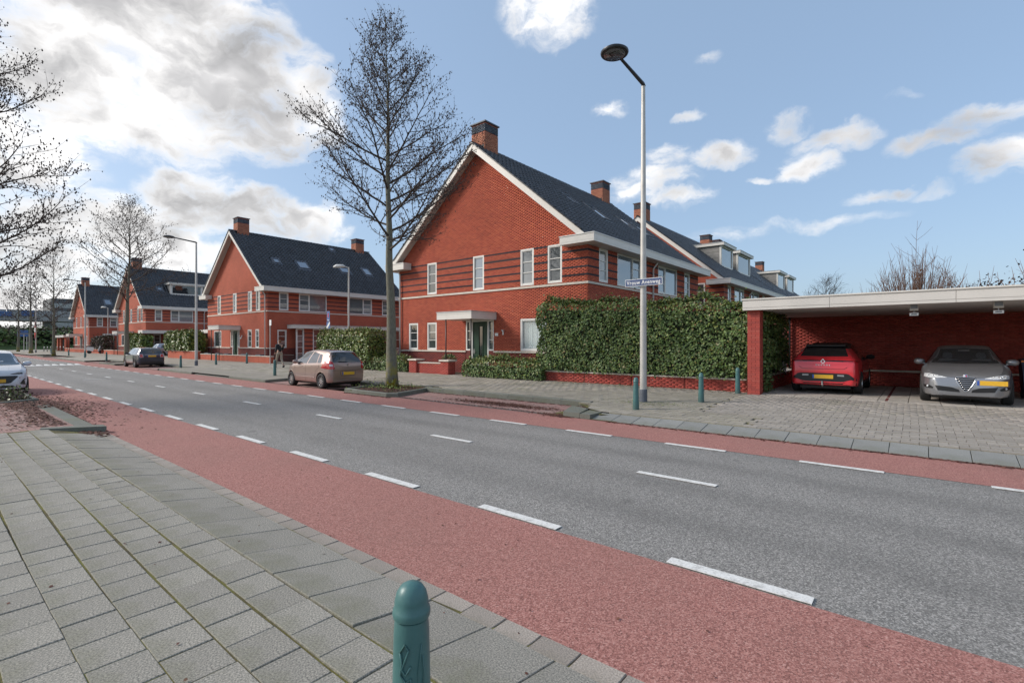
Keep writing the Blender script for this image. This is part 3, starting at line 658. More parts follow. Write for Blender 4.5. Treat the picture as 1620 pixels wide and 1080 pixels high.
SLOPE = .825; RIDGE = 11.55; HW = 12.6
def roofz(x): return RIDGE-SLOPE*abs(x-HW/2)
TCOS = math.cos(math.atan(SLOPE)); TSIN = math.sin(math.atan(SLOPE))
def roof_tiles(parent, y0, y1, side=1, single=0, holes=(), cam_local=None):
    tw, te = .30, .345; slope_len = (HW/2+.22)/TCOS; rows = int(slope_len/te); cols = int((y1-y0)/tw); te = slope_len/rows; tw = (y1-y0)/cols
    # one tile in (a: along y, s: down slope, h: height over slope)
    prof = [(0, .010), (.05, .088), (.085, .094), (.13, .060), (.17, .014), (.30, .010)]
    vs = []; 
    for a, h in prof:
        aa = a*tw/.30
        vs += [(aa, 0, h-.012), (aa, te+.03, h+.016), (aa, te+.032, h-.02)]
    fs = []
    for i in range(len(prof)-1): fs += [(3*i, 3*i+1, 3*i+4, 3*i+3), (3*i+1, 3*i+2, 3*i+5, 3*i+4)]
    vs = np.array(vs); cx = HW/2
    def place(r, c):
        s0 = r*te; s_ = vs[:, 1]+s0; a = vs[:, 0]+y0+c*tw
        hh = vs[:, 2]+.012
        x = cx+side*(s_*TCOS+hh*TSIN); z = RIDGE-s_*TSIN+hh*TCOS
        return np.stack([x, a, z], -1)
    idx = []
    for r in range(rows):
        for c in range(cols):
            s0 = (r+.5)*te*TCOS; y = y0+(c+.5)*tw
            if any(h[0] < s0+cx < h[1] and h[2] < y < h[3] for h in holes): continue
            idx.append((r, c))
    # with y increasing and s down-slope on +x the face order points outward; mirror for the other slope
    F_ = [f[::-1] for f in fs] if side > 0 else fs
    if single:
        key = lambda rc: (cx+side*(rc[0]+.5)*te*TCOS-cam_local[0])**2+(y0+rc[1]*tw-cam_local[1])**2+(RIDGE-rc[0]*te*TSIN-1.75)**2
        idx.sort(key=key); me = bpy.data.meshes.new('roof_tile'); P = place(0, 0)
        O = np.array([cx, y0, RIDGE]); me.from_pydata([tuple(p) for p in P-O], [], F_); me.materials.append(M['roof_tile'])
        me.polygons.foreach_set('use_smooth', [i % 2 == 0 for i in range(len(F_))]); me.update()
        for r, c in idx[:single]:
            o = bpy.data.objects.new('roof_tile', me); COL.objects.link(o); o.parent = parent
            o.location = (O[0]+side*r*te*TCOS, O[1]+c*tw, O[2]-r*te*TSIN+random.gauss(0, .003)); o.rotation_euler = (random.gauss(0, .004), random.gauss(0, .006), 0)
        idx = idx[single:]
    V = np.array([place(r, c)+np.array([0, 0, random.gauss(0, .0015)]) for r, c in idx])
    o = quads('roof_tiles', V, M['roof_tile'], parent, F=F_)
    o.data.polygons.foreach_set('use_smooth', np.tile([i % 2 == 0 for i in range(len(F_))], len(idx))); return o
def skylight(parent, x0, x1, y0, y1):
    """on the right slope; x0<x1 local x"""
    def P(x, y, h): return (x+h*TSIN, y, roofz(x)+h*TCOS)
    b = MB(); fw = .07
    def slab(xa, xb, ya, yb, h0, h1, bb):
        bb.add([P(xa,ya,h0),P(xb,ya,h0),P(xb,yb,h0),P(xa,yb,h0),P(xa,ya,h1),P(xb,ya,h1),P(xb,yb,h1),P(xa,yb,h1)], BF)
    slab(x0, x0+fw, y0, y1, -.02, .12, b); slab(x1-fw, x1, y0, y1, -.02, .12, b); slab(x0+fw, x1-fw, y0, y0+fw, -.02, .12, b); slab(x0+fw, x1-fw, y1-fw, y1, -.02, .12, b)
    o = b.build('skylight', M['lead'], parent)
    g = MB(); slab(x0+fw, x1-fw, y0+fw, y1-fw, .07, .085, g); g.build('pane', M['skylight_glass'], o)
    f = MB(); slab(x0-.12, x1+.18, y0-.12, y1+.12, .015, .065, f); f.build('flashing', M['lead'], o)
def chimney(parent, x0, y0, w, d, zt=12.8, geo=True):
    b = MB(); zb = roofz(x0)-.6; b.box(x0, y0, zb, x0+w, y0+d, zt-.06); o = b.build('chimney', M['mortar'], parent)
    for (nm, za, zc, mt) in (('chimney_bricks', 11.0, zt-.5, 'brick_chimney'), ('blue_brick_course', zt-.5, zt-.07, 'brick_slate')):
        B = brick_rows(lambda z: (x0-.01, x0+w+.01), za, zc, []); V = [boxes(np.array([(a, y0-.012, z0_, c, y0+.004, z1_) for a, z0_, c, z1_ in B])), boxes(np.array([(a, y0+d-.004, z0_, c, y0+d+.012, z1_) for a, z0_, c, z1_ in B]))]
        B = brick_rows(lambda z: (y0, y0+d), za, zc, []); V += [boxes(np.array([(x0+w-.004, a, z0_, x0+w+.012, c, z1_) for a, z0_, c, z1_ in B])), boxes(np.array([(x0-.012, a, z0_, x0+.004, c, z1_) for a, z0_, c, z1_ in B]))]
        quads(nm, np.concatenate(V), M[mt], o, F=BF)
    c = MB(); c.box(x0-.07, y0-.07, zt-.06, x0+w+.07, y0+d+.07, zt); c.tube([(x0+w*.4, y0+d*.5, zt), (x0+w*.4, y0+d*.5, zt+.10)], .05, 8); c.build('chimney_cap', M['lead'], o)
    v = MB(); v.box(x0+w*.72, y0-.016, 11.35, x0+w*.92, y0-.0125, 11.62); v.build('vent_opening', M['car_black'], o)
def dormer(parent, xf, y0, y1, zt, glasscols=((1, 1),), wood='dormer_wood', thick=.22):
    """box dormer with its face at local x=xf looking +x"""
    zb = roofz(xf)-.05; xin = HW/2+(RIDGE-zt)/SLOPE-.2
    b = MB()
    for yy, yo in ((y0, .10), (y1-.10, 0)):
        n = 7; h = (zt-zb)/n
        for k in range(n):     # horizontal boards on the cheeks
            za = zb+k*h; xa = max(xin, HW/2+(RIDGE-za-h)/SLOPE-.35)
            b.box(xa, yy, za+.006, xf-.14, yy+.10, za+h-.006)
    o = b.build('dormer', M[wood], parent)
    c = MB(); c.box(xf-.14, y0+.0, zb, xf, y0+.16, zt); c.box(xf-.14, y1-.16, zb, xf, y1, zt); c.box(xf-.14, y0+.16, zb, xf, y1-.16, zb+.1); c.build('dormer_post', M['cream_paint'], o)
    f = Fr((xf, y0, 0), (0, 1, 0), (1, 0, 0)); 
    w = window(f, .16, zb+.1, y1-y0-.16, zt-.002, o, cols=glasscols, sill=False)
    for ch in [q for q in COL.objects if q.parent == w]: ch.parent = o      # keep three levels
    c = MB(); c.box(xin-.3, y0-.16, zt, xf+.26, y1+.16, zt+thick); c.build('dormer_roof', M['cream_paint'], o)
    c = MB(); c.box(xin-.3, y0-.19, zt+thick, xf+.29, y1+.19, zt+thick+.04); c.build('roof_edge_trim', M['zinc'], o)

def house(X, Y, label, L=13.2, geo='full', sky=(), dorm=(), door=True, annex=True, pipes=('l',), group='gabled red brick houses', side_win=True, second_chimney=True, plainfront=False, single=0):
    h = empty('brick_house', (X, Y, 0), label, 'house', 0, group)
    w = HW; top = lambda x: roofz(x)-.14
    G = [(2.45, 4.38, 3.20, 6.08), (5.93, 4.38, 6.68, 6.08), (9.0, 4.38, 9.77, 6.06), (10.55, 4.38, 11.31, 6.06)]
    Lw = [(.87, 1.36, 1.65, 2.84), (2.45, 1.36, 3.20, 2.84)]
    D = (5.43, .24, 7.33, 2.86); Wd = (9.0, 1.37, 10.9, 2.85)
    Hf = G+([] if plainfront else Lw+[D, Wd])
    if X < -30 and not plainfront: Hf = G+[(1.6, 1.36, 3.3, 2.84), D, (8.95, 1.33, 9.7, 2.86), (10.45, 1.33, 11.1, 2.86)]; 
    S = [(.93, 4.40, 1.70, 5.86), (2.6, 4.38, 5.1, 5.86), (7.15, 4.38, 9.75, 5.86), (10.9, 4.38, 11.75, 5.86)]
    Hs = (S if side_win else [])
    if annex: Hs = Hs+[(.8, 1.33, 1.55, 2.8)]
    real = geo == 'full'; bt = M['mortar'] if real else M['far_brick']; T_ = .30
    # front wall
    b = MB(); put = lambda bb, u0, z0, u1, z1: bb.box(u0, 0, z0, u1, T_, z1)
    wall_cells(b, 0, w, 1.30, 6.10, Hf, put); b.prism_y([(0, 6.10), (w, 6.10), (w, top(w)), (w/2, top(w/2)), (0, top(0))], 0, T_)
    wf = b.build('wall', bt, h)
    b = MB(); wall_cells(b, 0, w, 0, 1.30, Hf, put); pf = b.build('plinth', M['mortar'] if real else M['far_plum'], h)
    # right wall
    b = MB(); puts = lambda bb, u0, z0, u1, z1: bb.box(w-T_, u0, z0, w, u1, z1)
    wall_cells(b, T_, L, 1.30, 6.10, Hs, puts); ws = b.build('wall', bt, h)
    b = MB(); wall_cells(b, T_, L, 0, 1.30, Hs, puts); ps = b.build('plinth', M['mortar'] if real else M['far_plum'], h)
    b = MB(); b.box(0, T_, 0, T_, L, 6.10); b.build('wall', M['far_brick'], h)
    b = MB(); b.box(T_, L-T_, 0, w-T_, L, 6.1); b.prism_y([(0, 6.10), (w, 6.10), (w, top(w)), (w/2, top(w/2)), (0, top(0))], L-T_, L); b.build('wall', M['far_brick'], h)
    stripes = [(4.60, 4.67), (4.945, 5.015), (5.29, 5.36), (5.64, 5.71), (5.985, 6.055)]
    if real:
        ext = lambda z: (0, w) if z < top(0) else (w/2-(RIDGE-.14-z)/SLOPE, w/2+(RIDGE-.14-z)/SLOPE)
        B = brick_rows(ext, 1.37, 11.3, Hf+[], skip=stripes+[(4.24, 4.34)]); bricks_front(wf, 0, B, M['brick_red'])
        B = brick_rows(lambda z: (0, w), .2, 1.27, Hf); bricks_front(pf, 0, B, M['brick_plum'])
        B = brick_rows(lambda z: (.0, L), 1.37, 6.0, Hs, skip=stripes+[(4.24, 4.34)]); bricks_side(ws, w, B, M['brick_red'])
        B = brick_rows(lambda z: (.0, L), .2, 1.27, Hs); bricks_side(ps, w, B, M['brick_plum'])
    for k, (za, zb) in enumerate(stripes):
        def hsegs(a, c, holes):
            s = [(a, c)]
            for q in holes:
                if q[1] < za and q[3] > zb:
                    s = [r for t in s for r in ((t[0], min(t[1], q[0])), (max(t[0], q[2]), t[1])) if r[1]-r[0] > .01]
            return s
        for a, c in hsegs(-.0, w+.014, Hf): MB().box(a, -.016, za, c, .002, zb).build('dark_brick_course', M['brick_dark'], h)
        for a, c in hsegs(.0, L, Hs): MB().box(w-.002, a, za, w+.014, c, zb).build('dark_brick_course', M['brick_dark'], h)
    MB().box(-.04, -.045, 4.245, w+.045, .0-.002, 4.335).build('stone_band', M['stone_trim'], h); MB().box(w+.002, -.002, 4.245, w+.045, L, 4.335).build('stone_band', M['stone_trim'], h)
    for a, c in ((-.04, 5.43), (7.33, w+.045)) if not plainfront else ((-.04, w+.045),): MB().box(a, -.05, 1.275, c, -.002, 1.352).build('plinth_band', M['stone_trim'], h)
    MB().box(w+.002, -.002, 1.275, w+.05, (.8 if annex else L), 1.352).build('plinth_band', M['stone_trim'], h)
    # windows
    ff = Fr((0, 0, 0), (1, 0, 0), (0, -1, 0)); fs = Fr((w, 0, 0), (0, 1, 0), (1, 0, 0))
    for i, q in enumerate(G): window(ff, *q, h, cols=((1, 3),) if i != 1 else ((1, 3),), glass=('window_glass', 'skylight_glass', 'blind_glass', 'window_glass')[i], sill=False)
    if not plainfront:
        if X > -30:
            for q in Lw: window(ff, *q, h, sill=False)
            window(ff, *Wd, h, cols=((1, 1),), curtain=True, sill=False)
        else:
            window(ff, *Hf[4], h, cols=((1, 1), (.35, 3)), sill=False)
            for q in Hf[6:8]: window(ff, *q, h, sill=False)
    if side_win:
        window(fs, *S[0], h, glass='blind_glass', sill=False); window(fs, *S[1], h, cols=((.36, 3), (.64, 1)) if X < -30 else ((.64, 1), (.36, 3)), glass='blind_glass' if X < -30 else 'skylight_glass', sill=False)
        window(fs, *S[2], h, cols=((.64, 1), (.36, 3)) if X < -30 else ((.36, 3), (.64, 1)), glass='blind_glass' if X < -30 else 'skylight_glass', sill=False); window(fs, *S[3], h, sill=False)
    if annex: window(fs, .8, 1.33, 1.55, 2.8, h, sill=False)
    if door and not plainfront:
        b = MB(); d0, d1, z0, z1 = D[0], D[2], D[1], D[3]
        ff.box(b, d0, -.1, 1.36, d0+.06, .008, z1); ff.box(b, d0+.38, -.1, z0, d0+.46, .010, z1-.06); ff.box(b, d1-.42, -.1, z0, d1-.34, .010, z1-.06); ff.box(b, d1-.06, -.1, 1.36, d1, .008, z1)
        ff.box(b, d0+.06, -.1, z1-.06, d1-.06, .008, z1); ff.box(b, d0+.06, -.1, 1.36, d0+.38, .008, 1.43); ff.box(b, d1-.34, -.1, 1.36, d1-.06, .008, 1.43)
        for a in (d0+.06, d1-.34):
            for k in (1, 2): ff.box(b, a, -.09, 1.43+k*.45, a+.28+.04*(a < 6), -.03, 1.46+k*.45)
        dr = b.build('door_frame', M['white_frame'], h)
        b = MB(); ff.box(b, d0+.06, -.085, 1.43, d0+.38, -.07, z1-.06); b.build('side_light', M['window_glass'], dr); b = MB(); ff.box(b, d1-.34, -.085, 1.43, d1-.06, -.07, z1-.06); b.build('side_light', M['window_glass'], dr)
        b = MB(); ff.box(b, d0, -.09, z0, d0+.38, -.0, 1.36); b.build('brick_cheek', M['far_plum'], dr); b = MB(); ff.box(b, d1-.34, -.09, z0, d1, -.0, 1.36); b.build('brick_cheek', M['far_plum'], dr)
        b = MB(); a0, a1 = d0+.46, d1-.42; gx0, gx1 = a0+.42, a0+.66; ff.box(b, a0, -.09, z0+.02, gx0, -.045, z1-.06); ff.box(b, gx1, -.09, z0+.02, a1, -.045, z1-.06); ff.box(b, gx0, -.09, z0+.02, gx1, -.045, z0+.6); ff.box(b, gx0, -.09, z1-.3, gx1, -.045, z1-.06)
        leaf = b.build('door', M['door_green'], h)
        b = MB(); ff.box(b, gx0, -.08, z0+.6, gx1, -.06, z1-.3); b.build('door_glass', M['window_glass'], leaf)
        b = MB()
        for s0, s1, t0, t1 in ((gx0-.035, gx0, z0+.57, z1-.27), (gx1, gx1+.035, z0+.57, z1-.27), (gx0, gx1, z0+.565, z0+.6), (gx0, gx1, z1-.3, z1-.265)): ff.box(b, s0, -.045, t0, s1, -.025, t1)
        b.build('glass_bead', M['door_green'], leaf)
        b = MB(); ff.box(b, gx0-.14, -.045, z0+.36, gx1+.02, -.035, z0+.44); b.build('letter_flap', M['steel'], leaf)
        b = MB(); ff.box(b, a0+.04, -.045, z0+.95, a0+.09, -.03, z0+1.2); ff.box(b, a0+.05, -.03, z0+1.05, a0+.19, .01, z0+1.075); b.build('door_handle', M['steel'], leaf)
        b = MB(); ff.box(b, d1-.40+.0, -.1, z0-.02, d0+.4, .22, z0+.0); ff.box(b, d0+.3, .0, z0-.03, d1-.3, .3, z0+.02); b.build('door_step', M['stone_trim'], h)
        # canopy
        b = MB(); c0, c1 = 5.15, 7.50; b.box(c0, -1.74, 2.86, c1, -.0, 3.20); cn = b.build('canopy', M['cream_paint'], h)
        b = MB(); b.box(c0-.03, -1.77, 3.20, c1+.03, .0, 3.235); b.box(c0-.008, -1.748, 3.10, c1+.008, -.0, 3.108); b.build('roof_edge_trim', M['zinc'], cn)
        for px_, py_ in ((5.72, -1.66), (7.40, -1.66)):
            b = MB(); b.tube([(px_, py_, .2), (px_, py_, 2.86)], .032, 10); b.build('canopy_post', M['black_metal'], cn, smooth=True)
        b = MB(); ff.box(b, 7.42, .012, 2.08, 7.62, .03, 2.22); np_ = b.build('house_number_plate', M['sign_white'], h)
        b = MB(); b.tube([(7.97, -.01, 2.34), (7.97, -.13, 2.34), (8.02, -.15, 2.28)], .03, 8); b.tube([(8.05, -.15, 2.30), (8.05, -.15, 2.12)], .035, 8); b.build('wall_lamp', M['cream_paint'], h)
    if annex:
        # shallow brick bay with striped pier, glazed screen and a flat white roof
        a = empty_part('bay_front', h)
        b = MB(); b.box(w+.001, 2.62, .2, w+.9, 3.34, 2.92); b.build('pier', M['far_brick'], a)
        for z in (.75, 1.1, 1.45, 1.8, 2.15, 2.5): MB().box(w-.01, 2.61, z, w+.91, 3.35, z+.07).build('dark_brick_course', M['brick_dark'], a)
        fb = Fr((w+.86, 0, 0), (0, 1, 0), (1, 0, 0))
        window(fb, 3.36, .35, 5.9, 2.92, h, cols=((.34, 5), (.66, 1)), sill=False); window(fb, 6.0, .35, 9.2, 2.92, h, cols=((.66, 1), (.34, 4)), sill=False)
        window(fb, 9.3, .35, 12.6, 2.92, h, cols=((.5, 3), (.5, 3)), sill=False)
        window(fb, 1.95, .3, 2.6, 2.92, h, cols=((1, 5),), sill=False)
        b = MB(); b.box(w+.002, 1.6, 2.92, w+1.25, L+.2, 3.2); b.build('flat_roof', M['cream_paint'], a)
        b = MB(); b.box(w+.001, 1.57, 3.2, w+1.28, L+.2, 3.235); b.build('roof_edge_trim', M['zinc'], a)
    # eaves boxes with a return on the gable
    for sd in (1, -1):
        X0 = (lambda x: x) if sd > 0 else (lambda x: w-x)
        def bx(bb, xa, ya, za, xb, yb, zb): a_, c_ = sorted((X0(xa), X0(xb))); bb.box(a_, ya, za, c_, yb, zb)
        b = MB(); bx(b, w-1.05, -.55, 5.87, w+.62, -.003, 6.20); bx(b, w+.003, -.003, 5.87, w+.62, L+.45, 6.20); e = b.build('eaves_box', M['cream_paint'], h)
        b = MB(); bx(b, w-1.07, -.575, 6.20, w+.645, -.003, 6.235); bx(b, w+.3, -.003, 6.20, w+.645, L+.45, 6.235); bx(b, w-1.055, -.556, 5.97, w+.626, -.003, 5.985); bx(b, w+.3, -.003, 5.97, w+.626, L+.45, 5.985); b.build('eaves_trim', M['white_frame'], e)
    # roof slabs, verge boards, soffit
    for sd in (1, -1):
        xe = w/2+sd*(w/2+.2); zr = RIDGE; ze = RIDGE-SLOPE*(w/2+.2)
        poly = [(w/2, zr-.02), (w/2, zr-.16), (xe, ze-.16), (xe, ze-.02)]
        if sd < 0: poly = poly[::-1]
        b = MB(); b.prism_y(poly[::-1], -.42, L+.42); b.build('roof_slope', M['lead'], h)
        for ya, yb in ((-.50, -.42), (L+.42, L+.5)):
            poly = [(w/2, zr+.01), (w/2, zr-.33), (xe, ze-.30), (xe, ze+.01)]
            if sd < 0: poly = poly[::-1]
            b = MB(); b.prism_y(poly[::-1], ya, yb); v = b.build('verge_board', M['cream_paint'], h)
        poly = [(w/2, zr-.162), (w/2, zr-.19), (xe, ze-.19), (xe, ze-.162)]
        if sd < 0: poly = poly[::-1]
        b = MB(); b.prism_y(poly[::-1], -.42, -.002); b.build('soffit', M['soffit_paint'], h)
        holes = []
        if sd > 0: holes = [(s[0]-.05, s[1]+.05, s[2]-.05, s[3]+.05) for s in sky]+[(HW/2+(RIDGE-d[3])/SLOPE+.1, d[0]+.02, d[1]+.05, d[2]-.05) for d in dorm]
        roof_tiles(h, -.5, L+.5, sd, single if sd > 0 else 0, holes, (-X, -Y))
    # ridge and verge cappings, one tile each for the gable in view
    rt = MB().add(*half_pipe(.12, .36)).mesh('ridge_tile', M['roof_tile']); rt.polygons.foreach_set('use_smooth', [True]*len(rt.polygons))
    n = int((L+1)/.34)
    for i in range(n):
        o = bpy.data.objects.new('ridge_tile', rt); COL.objects.link(o); o.parent = h; o.location = (w/2, -.5+i*(L+1)/n, RIDGE-.01+random.gauss(0, .003)); o.rotation_euler = (R(1.2), 0, 0)
    if geo != 'far':
        vt = MB().box(0, 0, 0, .345, .10, .05).mesh('verge_tile', M['roof_tile'])
        for sd in (1, -1):
            for i in range(23):
                s_ = i*.352
                o = bpy.data.objects.new('verge_tile', vt); COL.objects.link(o); o.parent = h
                o.location = (w/2+sd*s_*TCOS, -.54, RIDGE-s_*TSIN+.012); o.rotation_euler = (0, (math.atan(SLOPE)-.04) if sd > 0 else math.pi-math.atan(SLOPE)+.04, 0)
                if sd < 0: o.location.z += .045
    for s in sky: skylight(h, *s)
    for d in dorm: dormer(h, *d)
    chimney(h, 5.72, .12, .92, .95)
    if second_chimney: chimney(h, 5.72, L-1.3, .92, .95)
    for p in pipes:
        if p == 'l': pts = [(.15, -.25, 5.87), (.15, -.10, 5.65), (.15, -.09, .3)]
        elif p == 'r': pts = [(w-.22, -.3, 5.87), (w-.22, -.10, 5.6), (w-.22, -.09, .3)]
        else: pts = [(w+.35, 6.35, 5.87), (w+.09, 6.35, 5.55), (w+.09, 6.35, .3)]
        b = MB(); b.tube(pts, .045, 8); b.build('downpipe', M['pipe_white'], h, smooth=True)
    return h
def empty_part(name, parent):
    # the part's own first mesh carries it: a low sill board under the glazed screen
    b = MB(); b.box(HW+.001, 3.36, .2, HW+.9, 12.7, .35); return b.build(name, M['far_plum'], parent)
def half_pipe(r, l):
    vs = []; n = 8
    for i in range(n+1):
        t = math.pi*(i/n)*1.0
        vs += [(r*math.cos(t), 0, r*math.sin(t)*1.0), (r*math.cos(t)*1.08, l, r*math.sin(t)*1.08)]
    return vs, [(2*i, 2*i+2, 2*i+3, 2*i+1)[::-1] for i in range(n)]

hA = house(-23.4, 18, 'large gabled red brick house with green front door behind the tall bare tree', sky=[(8.75, 9.55, 3.6, 4.25), (8.9, 10.2, 5.5, 6.45), (8.9, 10.1, 9.2, 10.15), (9.0, 10.2, 11.0, 11.9)], annex=False, pipes=('l', 'm'), single=290)
hB = house(-23.4, 36.4, 'red brick house with two box dormers standing behind the green-door house', L=16.6, geo='mid', dorm=[(10.5, 6.4, 9.7, 9.85), (10.5, 11.2, 15.4, 9.85)], annex=False, door=False, plainfront=True, pipes=('m',))
hC = house(-23.4, 54.8, 'rearmost brick house of the right-hand row with two dormers above the carport roof', L=20, geo='far', dorm=[(10.5, 8.9, 12.6, 9.85), (10.5, 14, 18, 9.85)], annex=False, door=False, plainfront=True, pipes=())
h2 = house(-52.9, 18, 'gabled brick house with five skylights left of the tall bare tree', sky=[(9.35, 9.9, 1.8, 2.35), (9.3, 10.2, 3.9, 4.9), (6.6, 7.05, 8.7, 9.2), (9.4, 10.1, 8.1, 9.1), (9.1, 10.05, 10.8, 11.6)], geo='mid', pipes=('r',))
h3 = house(-85.5, 18, 'brick house with a wide white dormer and a short chimney behind the street tree', sky=[(9.6, 10.1, 1.9, 2.4)], dorm=[(10.6, 3.1, 6.9, 9.3)], geo='mid', pipes=('l', 'm'), second_chimney=False)
h4 = house(-115.9, 18, 'farthest brick house on the left with one skylight', sky=[(9.4, 10.5, 2.4, 3.3)], geo='far', pipes=('r',), second_chimney=False)

# ------------------------------------------------------------------ foliage helpers
def leaf_cloud(P, Nrm, size, jitter=.7, droop=.25):
    """one five-sided leaf per point, facing Nrm loosely"""
    n = len(P); nn = Nrm+rng.normal(0, jitter, (n, 3)); nn[:, 2] += droop; nn /= np.linalg.norm(nn, axis=1)[:, None]+1e-9
    a = np.cross(nn, rng.normal(0, 1, (n, 3))); a /= np.linalg.norm(a, axis=1)[:, None]+1e-9; b = np.cross(nn, a)
    s = (size*rng.uniform(.6, 1.3, n))[:, None]
    return np.stack([P+a*s*.55, P+b*s*.48+a*s*.1+nn*s*.10, P-a*s*.35+b*s*.25, P-a*s*.35-b*s*.25, P-b*s*.48+a*s*.1+nn*s*.10], 1)
def lump(x, y, z, k=0.):
    return (np.sin(x*2.1+k)*np.cos(z*2.7+k*2)+np.sin(x*5.3+1.3+k)*np.sin(z*4.9+y*3)*.6+np.sin(x*11+z*9+k)*.3)
def hedge(name, x0, y0, x1, y1, z0, z1, label, group=None, leaf='ivy_leaf', tip='ivy_tip', dens=420, size=.07, amp=.07, z1r=None, cat='hedge', ragged=.12, ends=True, core='core_blocker', tipshare=.14):
    z1r = z1 if z1r is None else z1r; root = None
    top = lambda x: z1+(z1r-z1)*(x-x0)/max(1e-6, x1-x0)
    dx, dy = x1-x0, y1-y0; hz = max(z1, z1r)-z0; P = []; Nn = []
    def sample(n, fn, nrm):
        u, v = rng.random(n), rng.random(n); p = fn(u, v); P.append(p); Nn.append(np.tile(np.array(nrm, float), (n, 1)))
    for yy, ny in ((y0, -1), (y1, 1)):
        sample(int(dx*hz*dens*(1 if ny < 0 or dy > 3*dx else .45)), lambda u, v: np.stack([x0+u*dx, np.full_like(u, yy), z0+v*(top(x0+u*dx)-z0)], -1), (0, ny, .25))
    for xx, nx in ((x0, -1), (x1, 1)): sample(int(dy*hz*dens), lambda u, v: np.stack([np.full_like(u, xx), y0+u*dy, z0+v*(top(xx)-z0)], -1), (nx, 0, .25))
    sample(int(dx*dy*dens*1.3), lambda u, v: np.stack([x0+u*dx, y0+v*dy, top(x0+u*dx)], -1), (0, 0, 1))
    P = np.concatenate(P); Nn = np.concatenate(Nn)
    # round the edges a little, then push in and out in lumps
    cx, cy = (x0+x1)/2, (y0+y1)/2; e = .16
    tz = np.clip((P[:, 2]-(top(P[:, 0])-e*2))/(e*2), 0, 1)**2
    P[:, 1] = cy+(P[:, 1]-cy)*(1-tz*.28*min(1, .5/dy)); P[:, 0] = cx+(P[:, 0]-cx)*(1-tz*min(.1, .25/dx))
    L = lump(P[:, 0], P[:, 1], P[:, 2], z1*3)
    P += Nn*(L*amp*.5-rng.exponential(.045, len(P)))[:, None]
    P[:, 2] += np.where(Nn[:, 2] > .9, rng.exponential(.05, len(P))+np.abs(L)*.08+.05*np.sin(P[:, 0]*1.7), 0)
    low = P[:, 2] < z0+.02+ragged*np.abs(np.sin(P[:, 0]*3.1)+np.sin(P[:, 0]*7.7)*.5)*.6+rng.random(len(P))*.05
    keep = ~(low & (rng.random(len(P)) < .9)); P = P[keep]; Nn = Nn[keep]
    V = leaf_cloud(P, Nn, size)
    ist = (V[:, 0, 2] > top(V[:, 0, 0])-.22)*(rng.random(len(V)) < tipshare*3.0) | (rng.random(len(V)) < tipshare)
    root = empty(name, (0, 0, 0), label, cat, group=group)
    quads('leaves', V[~ist], M[leaf], root); quads('young_leaves', V[ist], M[tip], root)
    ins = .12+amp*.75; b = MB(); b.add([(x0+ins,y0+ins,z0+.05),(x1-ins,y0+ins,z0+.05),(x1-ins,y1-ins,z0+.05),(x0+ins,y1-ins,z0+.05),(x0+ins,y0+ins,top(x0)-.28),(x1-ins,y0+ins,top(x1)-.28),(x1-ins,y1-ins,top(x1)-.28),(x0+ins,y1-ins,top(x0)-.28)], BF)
    b.build('core_blocker', M[core], root); return root  # dark box added inside the leaves to block light
def scatter(name, n, fn, mat, size, label=None, cat=None, parent=None, flat=.25, kind='stuff'):
    P = fn(n); V = leaf_cloud(P, np.tile([0, 0, 1.], (len(P), 1)), size, flat, .3)
    o = quads(name, V, M[mat], parent, kind)
    if label: o['label'] = label; o['category'] = cat
    return o

# ------------------------------------------------------------------ garden walls
def garden_wall(x0, x1, y, label, z0=.2, z1=.66, real=False, bay=1.93, piers=(), cap=True, th=.22, pz=.84, cols='brick_wall_red', group='low red brick garden walls'):
    root = empty('garden_wall', (x0, y, 0), label, 'wall', group=group)
    L = x1-x0; n = max(1, round(L/bay)); l = L/n
    for i in range(n):
        b = MB(); b.box(i*l+.012, 0, z0-.1, (i+1)*l-.012, th, z1); w_ = b.build('wall_panel', M['mortar'] if real else M['far_brick'], root)
        if real:
            B = brick_rows(lambda z: (i*l+.012, (i+1)*l-.012), z0, z1-.005, []); bricks_front(w_, 0, B, M[cols])
        if cap: MB().box(i*l+.006, -.03, z1, (i+1)*l-.006, th+.03, z1+.045).build('coping', M['stone_trim'], root)
    for px_ in piers:
        b = MB(); b.box(px_-x0, -.10, z0-.1, px_-x0+.55, th+.12, pz); p = b.build('pier', M['mortar'] if real else M['far_brick'], root)
        if real:
            B = brick_rows(lambda z: (px_-x0-.008, px_-x0+.558), z0, pz, []); bricks_front(p, -.10, B, M[cols])
            B = brick_rows(lambda z: (-.10, th+.12), z0, pz, []); bricks_side(p, px_-x0+.55, B, M[cols])
        MB().box(px_-x0-.06, -.16, pz, px_-x0+.61, th+.18, pz+.075).build('pier_cap', M['stone_trim'], root)
    return root
garden_wall(-11.75, -4.12, 16.2, 'low brick wall under the tall ivy hedge beside the carport', z1=.60, real=True, cap=True)
garden_wall(-19.75, -17.75, 16.2, 'short brick wall with stone-capped piers in front of the green door', z1=.74, real=True, piers=(-20.15, -17.8), pz=.86)
garden_wall(-28.9, -23.2, 16.3, 'low brick wall under the clipped laurel hedge behind the beige hatchback', z1=.70, bay=1.9)
garden_wall(-50.4, -36.5, 16.55, 'long low brick wall with stone caps in front of the house with five skylights', z1=.72, bay=1.95)
garden_wall(-58.9, -50.6, 16.4, 'low brick wall under the hedge beside the orange timber fence', z1=.95, bay=1.6)
garden_wall(-86, -70.5, 16.5, 'low brick wall in front of the house with the white dormer', z1=.75, bay=2.0)
garden_wall(-114, -88, 16.6, 'farthest low brick wall along the left end of the street', z1=.8, bay=2.2)
